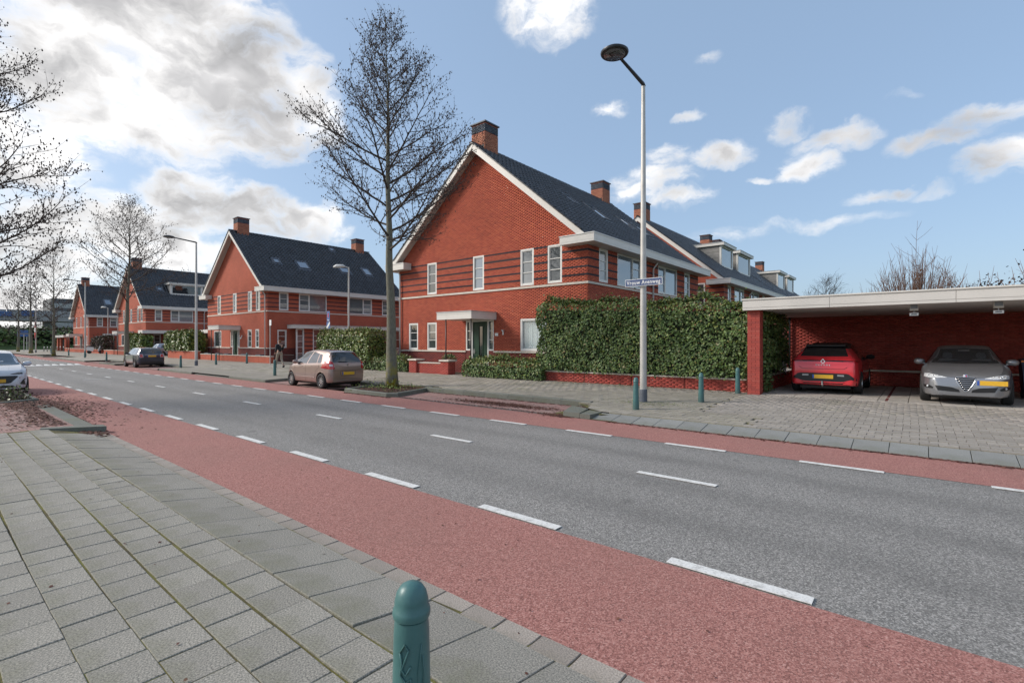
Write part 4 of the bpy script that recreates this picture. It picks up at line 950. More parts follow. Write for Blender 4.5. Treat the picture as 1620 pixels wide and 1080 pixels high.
for i, x in enumerate((-48.9, -46.4, -44.6, -41.2, -38.6)):
    o = MB().prism([(-.45, -.14), (.45, -.14), (.45, .14), (-.45, .14)], .77, .86).build('wall_planter', M['lead'], None, (x, 16.66, 0))
    tag(o, ['first', 'second', 'third', 'fourth', 'last'][i]+' dark flat trough from the left on the long low garden wall', 'planter', 'dark troughs on the garden wall')
hedge('ivy_hedge', -11.95, 15.98, -4.02, 16.95, .60, 3.34, 'tall dense ivy hedge on the low wall behind the street name lamp post', z1r=2.98, dens=640, size=.076, amp=.20, ragged=.1)
hedge('ivy_hedge', -16.0, 15.75, -11.6, 16.75, .22, .98, 'knee-high ivy hedge below the curtained window', dens=620, size=.075, amp=.10, ragged=.02)
hedge('ivy_hedge', -24.6, 16.0, -20.3, 16.7, .22, .92, 'low trailing ivy behind the trunk of the tall bare tree', dens=450, size=.08, amp=.1, ragged=.02)
hedge('laurel_hedge', -28.9, 15.9, -23.4, 17.3, .72, 2.38, 'clipped yellow-green laurel hedge behind the beige hatchback', leaf='laurel_leaf', tip='ivy_tip', dens=420, size=.10, amp=.10, tipshare=.3)
hedge('laurel_hedge', -59.4, 16.2, -52.3, 17.6, .95, 2.75, 'broad laurel hedge left of the orange timber fence', leaf='laurel_leaf', tip='ivy_tip', dens=150, size=.19, amp=.15, tipshare=.2)
hedge('laurel_hedge', -76.5, 17.0, -70.8, 18.2, .9, 2.6, 'green hedge partly behind the dark parked hatchback', leaf='laurel_leaf', tip='ivy_tip', dens=110, size=.22, amp=.2)
hedge('garden_shrubs', -93.5, 16.6, -87.5, 18.0, .75, 2.4, 'brownish garden shrubs in front of the farthest house', leaf='heather_leaf', tip='litter_leaf', dens=90, size=.22, amp=.5, cat='shrub')
# orange timber fence beside house two
fr_ = empty('timber_fence', (-55.6, 18.2, 0), 'orange-brown timber fence at the left corner of the five-skylight house', 'fence')
for i in range(16): MB().box(i*.19, 0, .3, i*.19+.178, .03, 2.15+.0*i).build('board', M['wood_fence'], fr_)

# ------------------------------------------------------------------ carport on the right
cp = empty('carport', (-4.1, 15.6, 0), 'flat-roofed carport with cream fascia and red brick back wall', 'carport')
FX = [-.0, 2.18, 4.70, 7.22, 9.74, 12.3]
for a, c in zip(FX, FX[1:]):
    p = MB().box(a+.004, 0, 2.775, c-.004, .04, 3.0).build('fascia_panel', M['fascia_panel'], cp)
    MB().box(a+.004, .004, 2.70, c-.004, .044, 2.768).build('lower_strip', M['fascia_panel'], p)
MB().box(-.02, -.03, 3.0, 12.32, .08, 3.035).build('roof_edge_trim', M['cream_paint'], cp)
MB().box(-.0, .045, 2.70, .04, 6.5, 3.0).build('fascia_panel', M['fascia_panel'], cp)
MB().box(.045, .047, 2.735, 12.3, 6.4, 2.97).build('roof_deck', M['ceiling_board'], cp)
for k in range(9): MB().box(.05, .4+k*.68, 2.722, 12.3, 1.06+k*.68, 2.733).build('ceiling_board', M['ceiling_board'], cp)
pl = MB().box(.10, .17, .1, .43, .50, 2.70).build('pillar', M['mortar'], cp)
me_b = {}
for r in range(39):                                   # pillar bricks, each one a piece
    z = .22+r*.0635
    if z > 2.66: break
    segs = [(.0, .213), (.222, .333)] if r % 2 else [(.0, .104), (.113, .333)]
    for side in (0, 1):
        for a, c in segs:
            w_ = round(c-a, 3)
            if (side, w_) not in me_b: me_b[(side, w_)] = (MB().box(0, -.011, 0, w_, .003, .0545) if side == 0 else MB().box(-.003, 0, 0, .011, w_, .0545)).mesh('brick', M['brick_wall_red'])
            o = bpy.data.objects.new('brick', me_b[(side, w_)]); COL.objects.link(o); o.parent = pl
            o.location = (.10+a-.001, .17+random.uniform(-.0015, .0015), z) if side == 0 else (.43+random.uniform(-.0015, .0015), .17+a-.001, z)
bw = MB().box(.02, 6.1, .1, 12.3, 6.35, 2.735).build('back_wall', M['mortar'], cp)
bricks_front(bw, 6.1, brick_rows(lambda z: (.02, 12.3), .25, 2.72, [], skip=[(.73, .80)]), M['brick_wall_red'])
MB().box(.02, 6.03, .735, 12.3, 6.099, .795).build('wall_ledge', M['stone_trim'], cp)
sw = MB().box(.14, .505, .1, .34, 6.09, .70).build('side_wall', M['mortar'], cp)
bricks_side(sw, .34, brick_rows(lambda z: (.505, 6.09), .25, .69, []), M['brick_wall_red'])
MB().box(.10, .505, .702, .40, 6.02, .75).build('wall_ledge', M['stone_trim'], cp)
MB().box(.10, 5.96, .755, .17, 6.02, 2.73).build('post', M['black_metal'], cp)
MB().box(11.9, .5, .1, 12.15, 6.09, 2.73).build('side_wall', M['far_brick'], cp)
hedge('ivy_hedge', -4.42, 16.2, -3.62, 19.6, .62, 2.62, 'shaded ivy growing over the side wall inside the carport', dens=420, size=.078, amp=.16, z1r=2.62, ragged=.5)
def hanging_ivy(n):
    y = rng.uniform(16.2, 17.4, n); z = rng.uniform(.22, .8, n)*1.0; x = -3.66+rng.normal(0, .03, n); k = rng.random(n) < np.exp(-(y-16.2)*1.6)
    return np.stack([x, y, z], -1)[k]
scatter('trailing_ivy', 700, hanging_ivy, 'ivy_leaf', .07, None, None, COL.objects['ivy_hedge.003'] if 'ivy_hedge.003' in COL.objects else None, flat=1.0)
for i, x in enumerate((-.17, 1.35)):
    t = empty('space_lamp', (x, 15.98, 0), ('left' if i == 0 else 'right')+' small box lamp with a number plate hanging at the carport front', 'lamp', group='numbered box lamps under the carport')
    MB().box(-.085, 0, 2.555, .085, .12, 2.735).build('lamp_box', M['soffit_paint'], t)
    MB().box(-.07, -.006, 2.60, .07, -.001, 2.70).build('lens', M['sign_grey'], t)
    MB().box(-.008, .05, 2.50, .008, .07, 2.555).build('hanger', M['steel'], t)
    p = MB().box(-.088, .03, 2.43, .088, .045, 2.50).build('number_plate', M['sign_white'], t)
    MB().box(-.055, .026, 2.45, .055, .0295, 2.482).build('number_strip', M['sign_grey'], p)

# ------------------------------------------------------------------ bollards, lamps, signs
def bollard():
    t = empty('bollard', (0, 0, 0), '', 'bollard', group='blue-green cast metal bollards')
    MB().lathe([(.080, -.1), (.080, 0), (.074, .10), (.062, .62), (.0585, .665), (.0535, .668)], 28).build('post', M['bollard_green'], t, auto=40)
    MB().lathe([(.0535, .666), (.0645, .672), (.067, .685), (.0645, .70), (.060, .706), (.059, .728), (.052, .756), (.038, .777), (.018, .788), (0.001, .790)], 28).build('cap', M['bollard_green'], t, auto=50)
    return t
near_b = bollard(); near_b.location = (-1.395, 1.125, .115); near_b['label'] = 'blue-green bollard with embossed stork emblem closest to the camera'
# raised emblem: a stork-like bird mark in relief and scratches, on the side facing the camera
def on_post(u, z, h=.004):                              # u radians round the post (0 = -Y), z up
    r = .062+(.62-z)*.0225+h; a = u-math.pi/2+R(51); return (r*math.cos(a), r*math.sin(a), z)
def relief(paths, rad, name, par, mat='bollard_green'):
    for k, p in enumerate(paths):
        b = MB(); b.tube([on_post(u, z) for u, z in p], rad, 6); b.build(name, M[mat], par, smooth=True)
relief([[(-.62, .575), (-.35, .605), (-.15, .585), (-.28, .56), (-.52, .52), (-.30, .50), (-.05, .53)], [(-.62, .575), (-.50, .54), (-.60, .50), (-.30, .475), (-.05, .49), (.0, .455)], [(-.22, .475), (-.22, .43), (-.18, .40)]], .0035, 'emblem_relief', near_b)
relief([[(.55, .60), (.42, .54), (.32, .50), (.38, .44), (.50, .40), (.42, .34), (.36, .30)], [(.60, .56), (.66, .50), (.58, .45)], [(.45, .37), (.30, .31), (.40, .27), (.55, .25)]], .0016, 'scratch_line', near_b, 'bollard_green')
for x, y, lab in [(-5.37, 11.2, 'blue-green bollard just left of the tall street name lamp post'), (-4.52, 13.3, 'blue-green bollard standing alone right of the lamp post'), (-4.27, 16.0-.25, 'blue-green bollard in front of the carport pillar'),
               (-24.5, 11.3, 'dark green bollard on the kerb corner left of the beige hatchback'), (-38.24, 15.6, 'bollard by the long low garden wall, nearest the sign post'), (-38.7, 13.7, 'bollard right of the second lamp post'), (-38.05, 11.33, 'bollard at the kerb left of the second lamp post'),
               (-57.86, 11.3, 'bollard at the kerb left of the dark hatchback'), (-60.5, 13.96, 'bollard set back on the pavement left of the dark hatchback'), (-69.3, 11.7, 'bollard beside the base of the third lamp post'), (-80.7, 12.1, 'bollard right of the second bare tree from the left end'), (-96, 12.5, 'farthest visible bollard near the left end of the street')]:
    o = copy_tree(near_b, (x, y, far_z(x, y)-.01), label=lab)
    for c in [c for c in COL.objects if c.parent == o and ('emblem' in c.name or 'scratch' in c.name)]: bpy.data.objects.remove(c)

def lamp_post(x, y, label, H=8.65, arm=1.62, group='tall street lamps with flat round heads'):
    t = empty('street_lamp', (x, y, far_z(x, y)), label, 'street lamp', group=group); z0 = 0
    MB().lathe([(.105, -.1), (.105, .32), (.098, .34)], 24).build('base_sleeve', M['lead'], t, smooth=False, auto=40)
    MB().lathe([(.092, .335), (.088, 1.2), (.084, 2.2), (.060, H-1.2), (.058, H-1.19), (.052, H-.16)], 20).build('pole', M['lamp_pole'], t, auto=40)
    MB().tube([(0, .03, H-.16), (0, -.02, H-.10), (0, -arm+.3, H+.02)], [.055, .05, .036], 12).build('arm', M['lamp_dark'], t, smooth=True)
    hd = MB().lathe([(.001, H+.12), (.12, H+.115), (.27, H+.08), (.335, H+.035), (.34, H+.01), (.325, H-.02), (.27, H-.028)], 36, (0, -arm, 0)).build('lamp_head', M['lamp_dark'], t, auto=40)
    MB().lathe([(.26, H-.028), (.25, H-.036), (.001, H-.04)][::-1], 36, (0, -arm, 0)).build('lamp_glass', M['lamp_glass'], hd, smooth=True)
    MB().box(-.085, -arm+.045, H-.046, -.065, -arm-.11, H-.0405).box(-.085, -arm-.11, H-.046, .09, -arm-.13, H-.0405).build('lamp_element', M['black_metal'], hd)
    return t
lpA = lamp_post(-5.8, 12.54, 'tall grey street lamp with round head carrying the blue street name sign')
lpB = lamp_post(-38.85, 12.5, 'tall street lamp in front of the long low garden wall, left of the five-skylight house')
lpC = lamp_post(-73.9, 12.5, 'tall street lamp in front of the farthest gabled house')
lpD = lamp_post(-110, 12.5, 'distant street lamp at the left end carrying red warning signs')
def text(string, size, mat, parent, loc, rot, name='lettering', ext=.0015, align='CENTER', spacing=1.0, shx=1.0):
    c = bpy.data.curves.new(name, 'FONT'); c.body = string; c.size = size; c.extrude = ext; c.align_x = align; c.align_y = 'CENTER'; c.space_character = spacing; c.resolution_u = 3
    c.offset = size*.012
    o = bpy.data.objects.new(name, c); COL.objects.link(o); dg = bpy.context.evaluated_depsgraph_get(); me = bpy.data.meshes.new_from_object(o.evaluated_get(dg)); bpy.data.objects.remove(o)
    me.materials.clear(); me.materials.append(mat); o = bpy.data.objects.new(name, me); COL.objects.link(o); o.parent = parent; o.location = loc; o.rotation_euler = rot; o.scale = (shx, 1, 1); return o
t = empty('street_name_sign', (-5.74, 12.42, 0), 'blue street name sign with white letters reading Vrouw Avenweg on the lamp post', 'sign')
MB().box(-.525, -.012, 3.27, .525, .012, 3.46).build('sign_border', M['sign_white'], t)
MB().box(-.513, -.0155, 3.282, .513, -.0125, 3.448).build('sign_plate', M['street_sign_blue'], t)
text('Vrouw Avenweg', .148, M['sign_white'], t, (0, -.0175, 3.362), (R(90), 0, 0), spacing=1.12, shx=.86)
MB().box(-.06, .012, 3.30, .06, .05, 3.43).build('clamp', M['steel'], t)
# short lamp between the houses and far one
def short_lamp(x, y, label, H=6.45):
    t = empty('street_lamp', (x, y, .24), label, 'street lamp', group='short lamps with pale heads in the side streets')
    MB().lathe([(.07, 0), (.065, 1.2), (.05, H)], 14).build('pole', M['lamp_pole'], t, auto=40)
    MB().tube([(0, 0, H-.02), (-.25, -.18, H+.06)], .03, 8).build('arm', M['lamp_pole'], t, smooth=True)
    b = MB(); b.tube([(-.2, -.15, H+.05), (-.32, -.24, H+.09), (-.65, -.49, H+.09), (-.82, -.62, H+.03)], [.05, .11, .12, .05], 10); b.build('lamp_head', M['lamp_white'], t, smooth=True); return t
short_lamp(-29.0, 18.2, 'short pale street lamp rising behind the clipped laurel hedge')
short_lamp(-88.8, 17.5, 'short pale street lamp beside the farthest gabled house')
def sign_post(x, y, label, H, plates, cat='sign', group=None, z0=None):
    t = empty('sign_post', (x, y, far_z(x, y) if z0 is None else z0), label, cat, group=group)
    MB().lathe([(.03, -.1), (.03, H)], 10).build('post', M['lamp_pole'], t, auto=40)
    for nm, x0, z0_, x1, z1_, mt in plates: MB().box(x0, -.045, z0_, x1, -.031, z1_).build(nm, M[mt], t)
    return t
t = sign_post(-29.2, 16.9, 'pole with a tall blue sign above a blue and white square sign', 3.5, [('sign_plate', -.16, 2.88, .16, 3.52, 'sign_blue'), ('sign_plate', -.2, 2.42, .2, 2.84, 'sign_blue')])
MB().box(-.045, -.052, 3.12, .045, -.046, 3.40).build('red_bar', M['sign_red'], t); MB().box(-.12, -.052, 2.93, .12, -.046, 2.96).build('white_line', M['sign_white'], t)
MB().add([(-.2, -.052, 2.42), (-.06, -.052, 2.42), (.2, -.052, 2.72), (.2, -.052, 2.84), (.14, -.052, 2.84), (-.2, -.052, 2.5)], [(0, 1, 2, 3, 4, 5)]).build('white_diagonal', M['sign_white'], t)
sign_post(-35.4, 16.0, 'thin post with a small white sign at the corner of the garden wall', 3.1, [('sign_plate', -.02, 2.72, .26, 3.12, 'sign_white')])
t = empty('street_name_sign', (-29.2, 18.1, 0), 'small dark grey plate on the short lamp post behind the laurel hedge', 'sign')
MB().box(-.45, -.01, 2.55, .45, .01, 2.72).build('sign_plate', M['sign_grey'], t)
t = empty('warning_signs', (-110, 12.38, 0), 'red and white warning sign panels fixed to the farthest street lamp', 'sign')
b = MB(); b.prism_y([(-.55, 4.2), (.55, 4.2), (0, 5.15)], 0, .03); b.build('triangle_rim', M['sign_red'], t)
b = MB(); b.prism_y([(-.32, 4.33), (.32, 4.33), (0, 4.88)], -.006, -.001); b.build('triangle_face', M['sign_white'], t)
MB().box(-.5, 0, 3.5, .5, .03, 4.1).build('text_plate', M['sign_white'], t); MB().box(-.42, -.006, 3.72, .42, -.001, 3.88).build('text_bar', M['sign_grey'], t)
b = MB(); b.prism_y([(-.55, 3.35), (0, 2.4), (.55, 3.35)], 0, .03); b.build('triangle_rim', M['sign_red'], t)

# pot beside the pier
t = empty('plant_pot', (-18.15, 17.0, .235), 'tall black pot with a dark bushy plant beside the green front door', 'plant pot')
MB().prism([(-.17, -.17), (.17, -.17), (.17, .17), (-.17, .17)], 0, .55).build('pot', M['black_metal'], t)
def ball(cx, cy, cz, rx, rz):
    def f(n):
        v = rng.normal(0, 1, (n, 3)); v /= np.linalg.norm(v, axis=1)[:, None]; r = rng.uniform(.55, 1.05, n)[:, None]
        return v*r*np.array([rx, rx, rz])+np.array([cx, cy, cz])
    return f
scatter('foliage', 520, ball(0, 0, .72, .38, .24), 'ivy_leaf', .07, parent=t, flat=1.0)
# wheelie bins at the right edge
for i, (x, y) in enumerate(((2.32, 18.9), (3.2, 18.9))):
    t = empty('wheelie_bin', (x, y, .25), ('dark blue wheelie bin with an orange lid edge, partly behind the grey hatchback', 'dark blue wheelie bin standing right of the other bin')[i], 'bin', group='dark blue wheelie bins in the carport')
    b = MB(); b.add([(-.26, -.3, .06), (.26, -.3, .06), (.26, .3, .06), (-.26, .3, .06), (-.32, -.37, .98), (.32, -.37, .98), (.32, .37, .98), (-.32, .37, .98)], BF); b.build('bin_body', M['bin_blue'], t)
    MB().box(-.33, -.40, .92, .33, -.375, .99).build('rim', M['bin_blue'], t)
    b = MB(); b.prism_y([(-.34, .985), (.34, .985), (.33, 1.04), (.2, 1.09), (-.2, 1.09), (-.33, 1.04)], -.42, .38); b.build('lid', M['bin_blue'], t)
    MB().box(-.34, -.428, .99, .34, -.421, 1.035).build('lid_edge', M['bin_orange'], t)
    for sx in (-.27, .23): b = MB(); b.lathe([(.10, sx), (.10, sx+.05)], 16, (0, .3, .10), axis='x'); b.build('wheel', M['tyre'], t)

# ------------------------------------------------------------------ cars
def car(name, label, S, loc, rz, parts, cat='car', group=None, z0=0.0):
    """S: L,W,zs(sill),top[(x,z)],belt[(x,z)],wroof,plan[(x,w)],wb(front x,rear x),wr,paint. x forward, origin mid-length on the ground"""
    root = empty(name, (loc[0], loc[1], z0), label, cat, rz, group)
    L, Wd = S['L'], S['W']; hx = L/2
    xs = np.unique(np.concatenate([np.linspace(-hx, hx, 120), -hx+np.array([.004, .012, .025, .045, .07, .10]), hx-np.array([.004, .012, .025, .045, .07, .10])] +
                   [np.array([w+d*S['R']*k for k in (.6, .8, .9, .96, .99, 1.0, 1.003)]) for w in S['wb'] for d in (-1, 1)]))
    def itp(tab, x, sm=.035):
        a = np.array(tab, float); g = 0
        for d, wt in ((-1.6, .1), (-.8, .2), (0, .4), (.8, .2), (1.6, .1)): g = g+wt*np.interp(np.clip(x+d*sm, -hx, hx), a[:, 0], a[:, 1])
        return g
    zt = itp(S['top'], xs, .02); zb = np.minimum(itp(S['belt'], xs), zt-.015)
    pl = itp(S['plan'], xs, .02)*Wd/2
    endk = np.clip((hx-np.abs(xs))/.07, 0, 1); endr = np.sqrt(1-(1-endk)**2); pl = pl*(1-.07*(1-endr)); zs0 = S['zs']+np.zeros_like(xs)+.05*(1-endr)+itp(S.get('lift', [(-hx, 0), (hx, 0)]), xs)
    zt = zt-(.03*(1-endr)); zb = np.minimum(zb, zt-.01)
    rings = []
    for x, t, bl, w, zs in zip(xs, zt, zb, pl, zs0):
        g = t-bl; k = min(1, max(0, g/.38)); k = k*k*(3-2*k); wr = (w*.84)*(1-k)+S['wroof']*k*min(1, w/(Wd/2)+.05)
        zm = zs+(bl-zs)*.52
        half = [(0, zs), (w*.80, zs), (w*.945, zs+.015), (w*.985, zs+.14), (w, zm-.05), (w*.992, zm+.06), (w*.975, bl-.05), (w*.945, bl)]
        half += [(w*.945+(wr-w*.945)*.5-.0+.012*k, bl+g*.42), (wr+.012*k, bl+g*.80), (wr-.05*k, bl+g*.945), (wr*.72, t-.012*k), (wr*.35, t-.002), (0, t)]
        for _ in range(2):                       # corner cutting keeps both ends
            h2 = [half[0]]
            for a, c in zip(half, half[1:]): h2 += [(a[0]*.75+c[0]*.25, a[1]*.75+c[1]*.25), (a[0]*.25+c[0]*.75, a[1]*.25+c[1]*.75)]
            half = h2+[half[-1]]
        arch = 0
        for wx in S['wb']:
            if abs(x-wx) < S['R']: arch = max(arch, S['wr']+math.sqrt(S['R']**2-(x-wx)**2))
        if arch: half = [(y, max(z, arch)) if (y > w*.50 and z < bl) else (y, z) for y, z in half]
        rings.append(half)
    m = len(rings[0]); vs = []; ring_n = 2*m-2
    for x, hf in zip(xs, rings):
        vs += [(x, y, z) for y, z in hf]+[(x, -y, z) for y, z in hf[-2:0:-1]]
    fs = [(i*ring_n+k, (i+1)*ring_n+k, (i+1)*ring_n+(k+1) % ring_n, i*ring_n+(k+1) % ring_n) for i in range(len(xs)-1) for k in range(ring_n)]
    fs += [tuple(range(ring_n)), tuple(range(len(vs)-1, len(vs)-ring_n-1, -1))]
    mb = MB(); mb.add(vs, fs)
    me = mb.mesh('body', [M[S['paint']], M[S.get('roofpaint', S['paint'])], M['car_black']], True)
    import bmesh
    bm = bmesh.new(); bm.from_mesh(me); bmesh.ops.remove_doubles(bm, verts=bm.verts, dist=.0006); bmesh.ops.recalc_face_normals(bm, faces=bm.faces)
    for f in bm.faces:
        c = f.calc_center_median()
        if 'roofz' in S and c.z > S['roofz']: f.material_index = 1
        if c.z < S['zs']+.03 and abs(f.normal.z) > .5: f.material_index = 2
    bvh = BVHTree.FromBMesh(bm); bm.to_mesh(me); bm.free(); me.set_sharp_from_angle(angle=R(38))
    body = bpy.data.objects.new('body', me); COL.objects.link(body); body.parent = root
    VIEW = {'L': ((0, -1, 0), lambda u, v: (u, 3, v)), 'R': ((0, 1, 0), lambda u, v: (u, -3, v)), 'F': ((-1, 0, 0), lambda u, v: (4, u, v)), 'B': ((1, 0, 0), lambda u, v: (-4, u, v)), 'T': ((0, 0, -1), lambda u, v: (u, v, 4))}
    def patch(nm, view, A, Bp, mat, off=.004, n=14, k=6, par=None, thick=0):
        """ruled patch between polylines A and Bp in view coordinates, laid onto the body"""
        d, org = VIEW[view]; d = Vector(d)
        def res(P, t):
            P = np.array(P, float); s = np.concatenate([[0], np.cumsum(np.hypot(*np.diff(P, axis=0).T))]); s = s/s[-1]
            return np.interp(t, s, P[:, 0]), np.interp(t, s, P[:, 1])
        vs = []
        for i in range(n+1):
            a = res(A, i/n); c = res(Bp, i/n)
            for j in range(k+1):
                q = j/k; u = a[0]*(1-q)+c[0]*q; v = a[1]*(1-q)+c[1]*q; o = Vector(org(u, v)); h = bvh.ray_cast(o, d)
                if h[0] is None: h = bvh.find_nearest(o+d*(abs(o.dot(d))-(hx if view in 'FB' else Wd/2)*.98))
                nn = h[1] if h[1].dot(d) < 0 else -h[1]
                p = h[0]+nn*off; vs.append(tuple(p))
        b = MB(); fs = [(i*(k+1)+j, (i+1)*(k+1)+j, (i+1)*(k+1)+j+1, i*(k+1)+j+1) for i in range(n) for j in range(k)]
        b.add(vs, fs); o = b.build(nm, M[mat], par or root, smooth=True); return o
    def tubeline(nm, view, P, r, mat, par=None, off=.0, n=24):
        d, org = VIEW[view]; d = Vector(d); P = np.array(P, float); s = np.concatenate([[0], np.cumsum(np.hypot(*np.diff(P, axis=0).T))]); s /= s[-1]; pts = []
        for t in np.linspace(0, 1, n):
            u, v = np.interp(t, s, P[:, 0]), np.interp(t, s, P[:, 1]); h = bvh.ray_cast(Vector(org(u, v)), d)
            if h[0] is not None: pts.append(h[0]-d*off)
        if len(pts) > 2: b = MB(); b.tube(pts, r, 5); return b.build(nm, M[mat], par or root, smooth=True)
    # wheels
    Rw = S['wr']; tw = .20; spokes = S.get('spokes', 7)
    mt = MB().lathe([(Rw*.62, 0), (Rw*.66, -.012), (Rw*.9, -.014), (Rw*.985, .012), (Rw, .04), (Rw, tw-.04), (Rw*.985, tw-.012), (Rw*.9, tw+.0), (Rw*.62, tw)], 32, axis='y', cap=False).mesh('wheel', M['tyre'], True)
    rb = MB(); rb.lathe([(Rw*.60, .03), (Rw*.62, .0), (Rw*.645, -.004), (Rw*.645, tw*.9), (Rw*.6, tw*.9)], 28, axis='y', cap=False); rb.lathe([(.001, .008), (Rw*.13, .008), (Rw*.15, .03), (Rw*.15, .06)][::-1], 16, axis='y')
    for i in range(spokes):
        a = 2*math.pi*i/spokes; c, s_ = math.cos(a), math.sin(a); w1, w2 = Rw*.085, Rw*.06
        v = []
        for r_, w_, y_ in ((Rw*.08, w1, .008), (Rw*.61, w2, .012)):
            for e in (-1, 1): v += [(c*r_-s_*w_*e, y_, s_*r_+c*w_*e), (c*r_-s_*w_*e, y_+.03, s_*r_+c*w_*e)]
        rb.add(v, [(0, 2, 6, 4), (1, 5, 7, 3), (0, 4, 5, 1), (2, 3, 7, 6), (0, 1, 3, 2), (4, 6, 7, 5)])
    rmesh = rb.mesh('rim', M['alloy'], False)
    hub = MB().lathe([(Rw*.6, .07), (.001, .07)], 24, axis='y').mesh('brake', M['car_black'])
    for wx in S['wb']:
        for sd in (1, -1):
            w_ = bpy.data.objects.new('wheel', mt); COL.objects.link(w_); w_.parent = root
            w_.location = (wx, sd*(Wd/2*np.interp(wx, *np.array(S['plan']).T)-.012), Rw); w_.rotation_euler = (0, 0, 0 if sd < 0 else math.pi)
            for mm in (rmesh, hub):
                r_ = bpy.data.objects.new(mm.name.split('.')[0], mm); COL.objects.link(r_); r_.parent = w_
    MB().box(-hx*.82, -Wd*.36, S['zs']-.06, hx*.82, Wd*.36, S['zs']+.02).build('underbody', M['car_black'], root)
    # mirrors
    mx, mz = S['mirror']
    for sd in (1, -1):
        y = sd*(S['Wb']/2)
        b = MB(); b.tube([(mx+.10, y+sd*.04, mz), (mx+.085, y+sd*.05, mz+.005), (mx+.03, y+sd*.11, mz+.01), (mx-.0, y+sd*.115, mz+.01)], [.02, .07, .085, .075], 10)
        for i_, v_ in enumerate(b.v): b.v[i_] = (v_[0], y+sd*.11+(v_[1]-(y+sd*.11))*1.35, v_[2])
        b.tube([(mx+.06, y-sd*.06, mz-.05), (mx+.05, y+sd*.06, mz-.04)], .022, 6)
        b.build('wing_mirror', M[S.get('mirrorpaint', S['paint'])], root, smooth=True)
    parts(root, patch, tubeline, bvh)
    return root
def std_glass(patch, S, rear, front, side_a, side_b, div, mat='car_glass', qlight=None):
    """rear/front: (bottom z, top z, half width bottom, half width top)"""
    if rear: z0, z1, w0, w1 = rear; patch('rear_window', 'B', [(-w0, z0), (0, z0-.01), (w0, z0)], [(-w1, z1), (0, z1+.012), (w1, z1)], mat)
    if front: z0, z1, w0, w1 = front; patch('windscreen', 'F', [(-w0, z0), (0, z0-.015), (w0, z0)], [(-w1, z1), (0, z1+.012), (w1, z1)], mat)
    for v in 'LR':
        lo, hi = side_a, side_b
        for a, c in div: # fractions along
            def seg(P, a=a, c=c):
                P = np.array(P, float); s = np.concatenate([[0], np.cumsum(np.abs(np.diff(P[:, 0])))]); s /= s[-1]
                return [(float(np.interp(t, s, P[:, 0])), float(np.interp(t, s, P[:, 1]))) for t in np.linspace(a, c, 7)]
            patch('side_window', v, seg(lo), seg(hi), mat)
def seams(tubeline, lines, mat='car_black', r=.0035):
    for v in 'LR':
        for P in lines: tubeline('panel_gap', v, P, r, mat)
def plate(root, x, y, z, rz, par=None, w=.52):
    p = MB().box(-.006, -w/2, -.055, .006, w/2, .055).build('number_plate', M['plate_yellow'], root, (x, y, z)); p.rotation_euler = (0, 0, rz)
    q = MB().box(.0065, -w/2, -.054, .008, -w/2+.045, .054).build('blue_strip', M['plate_blue'], p); return p

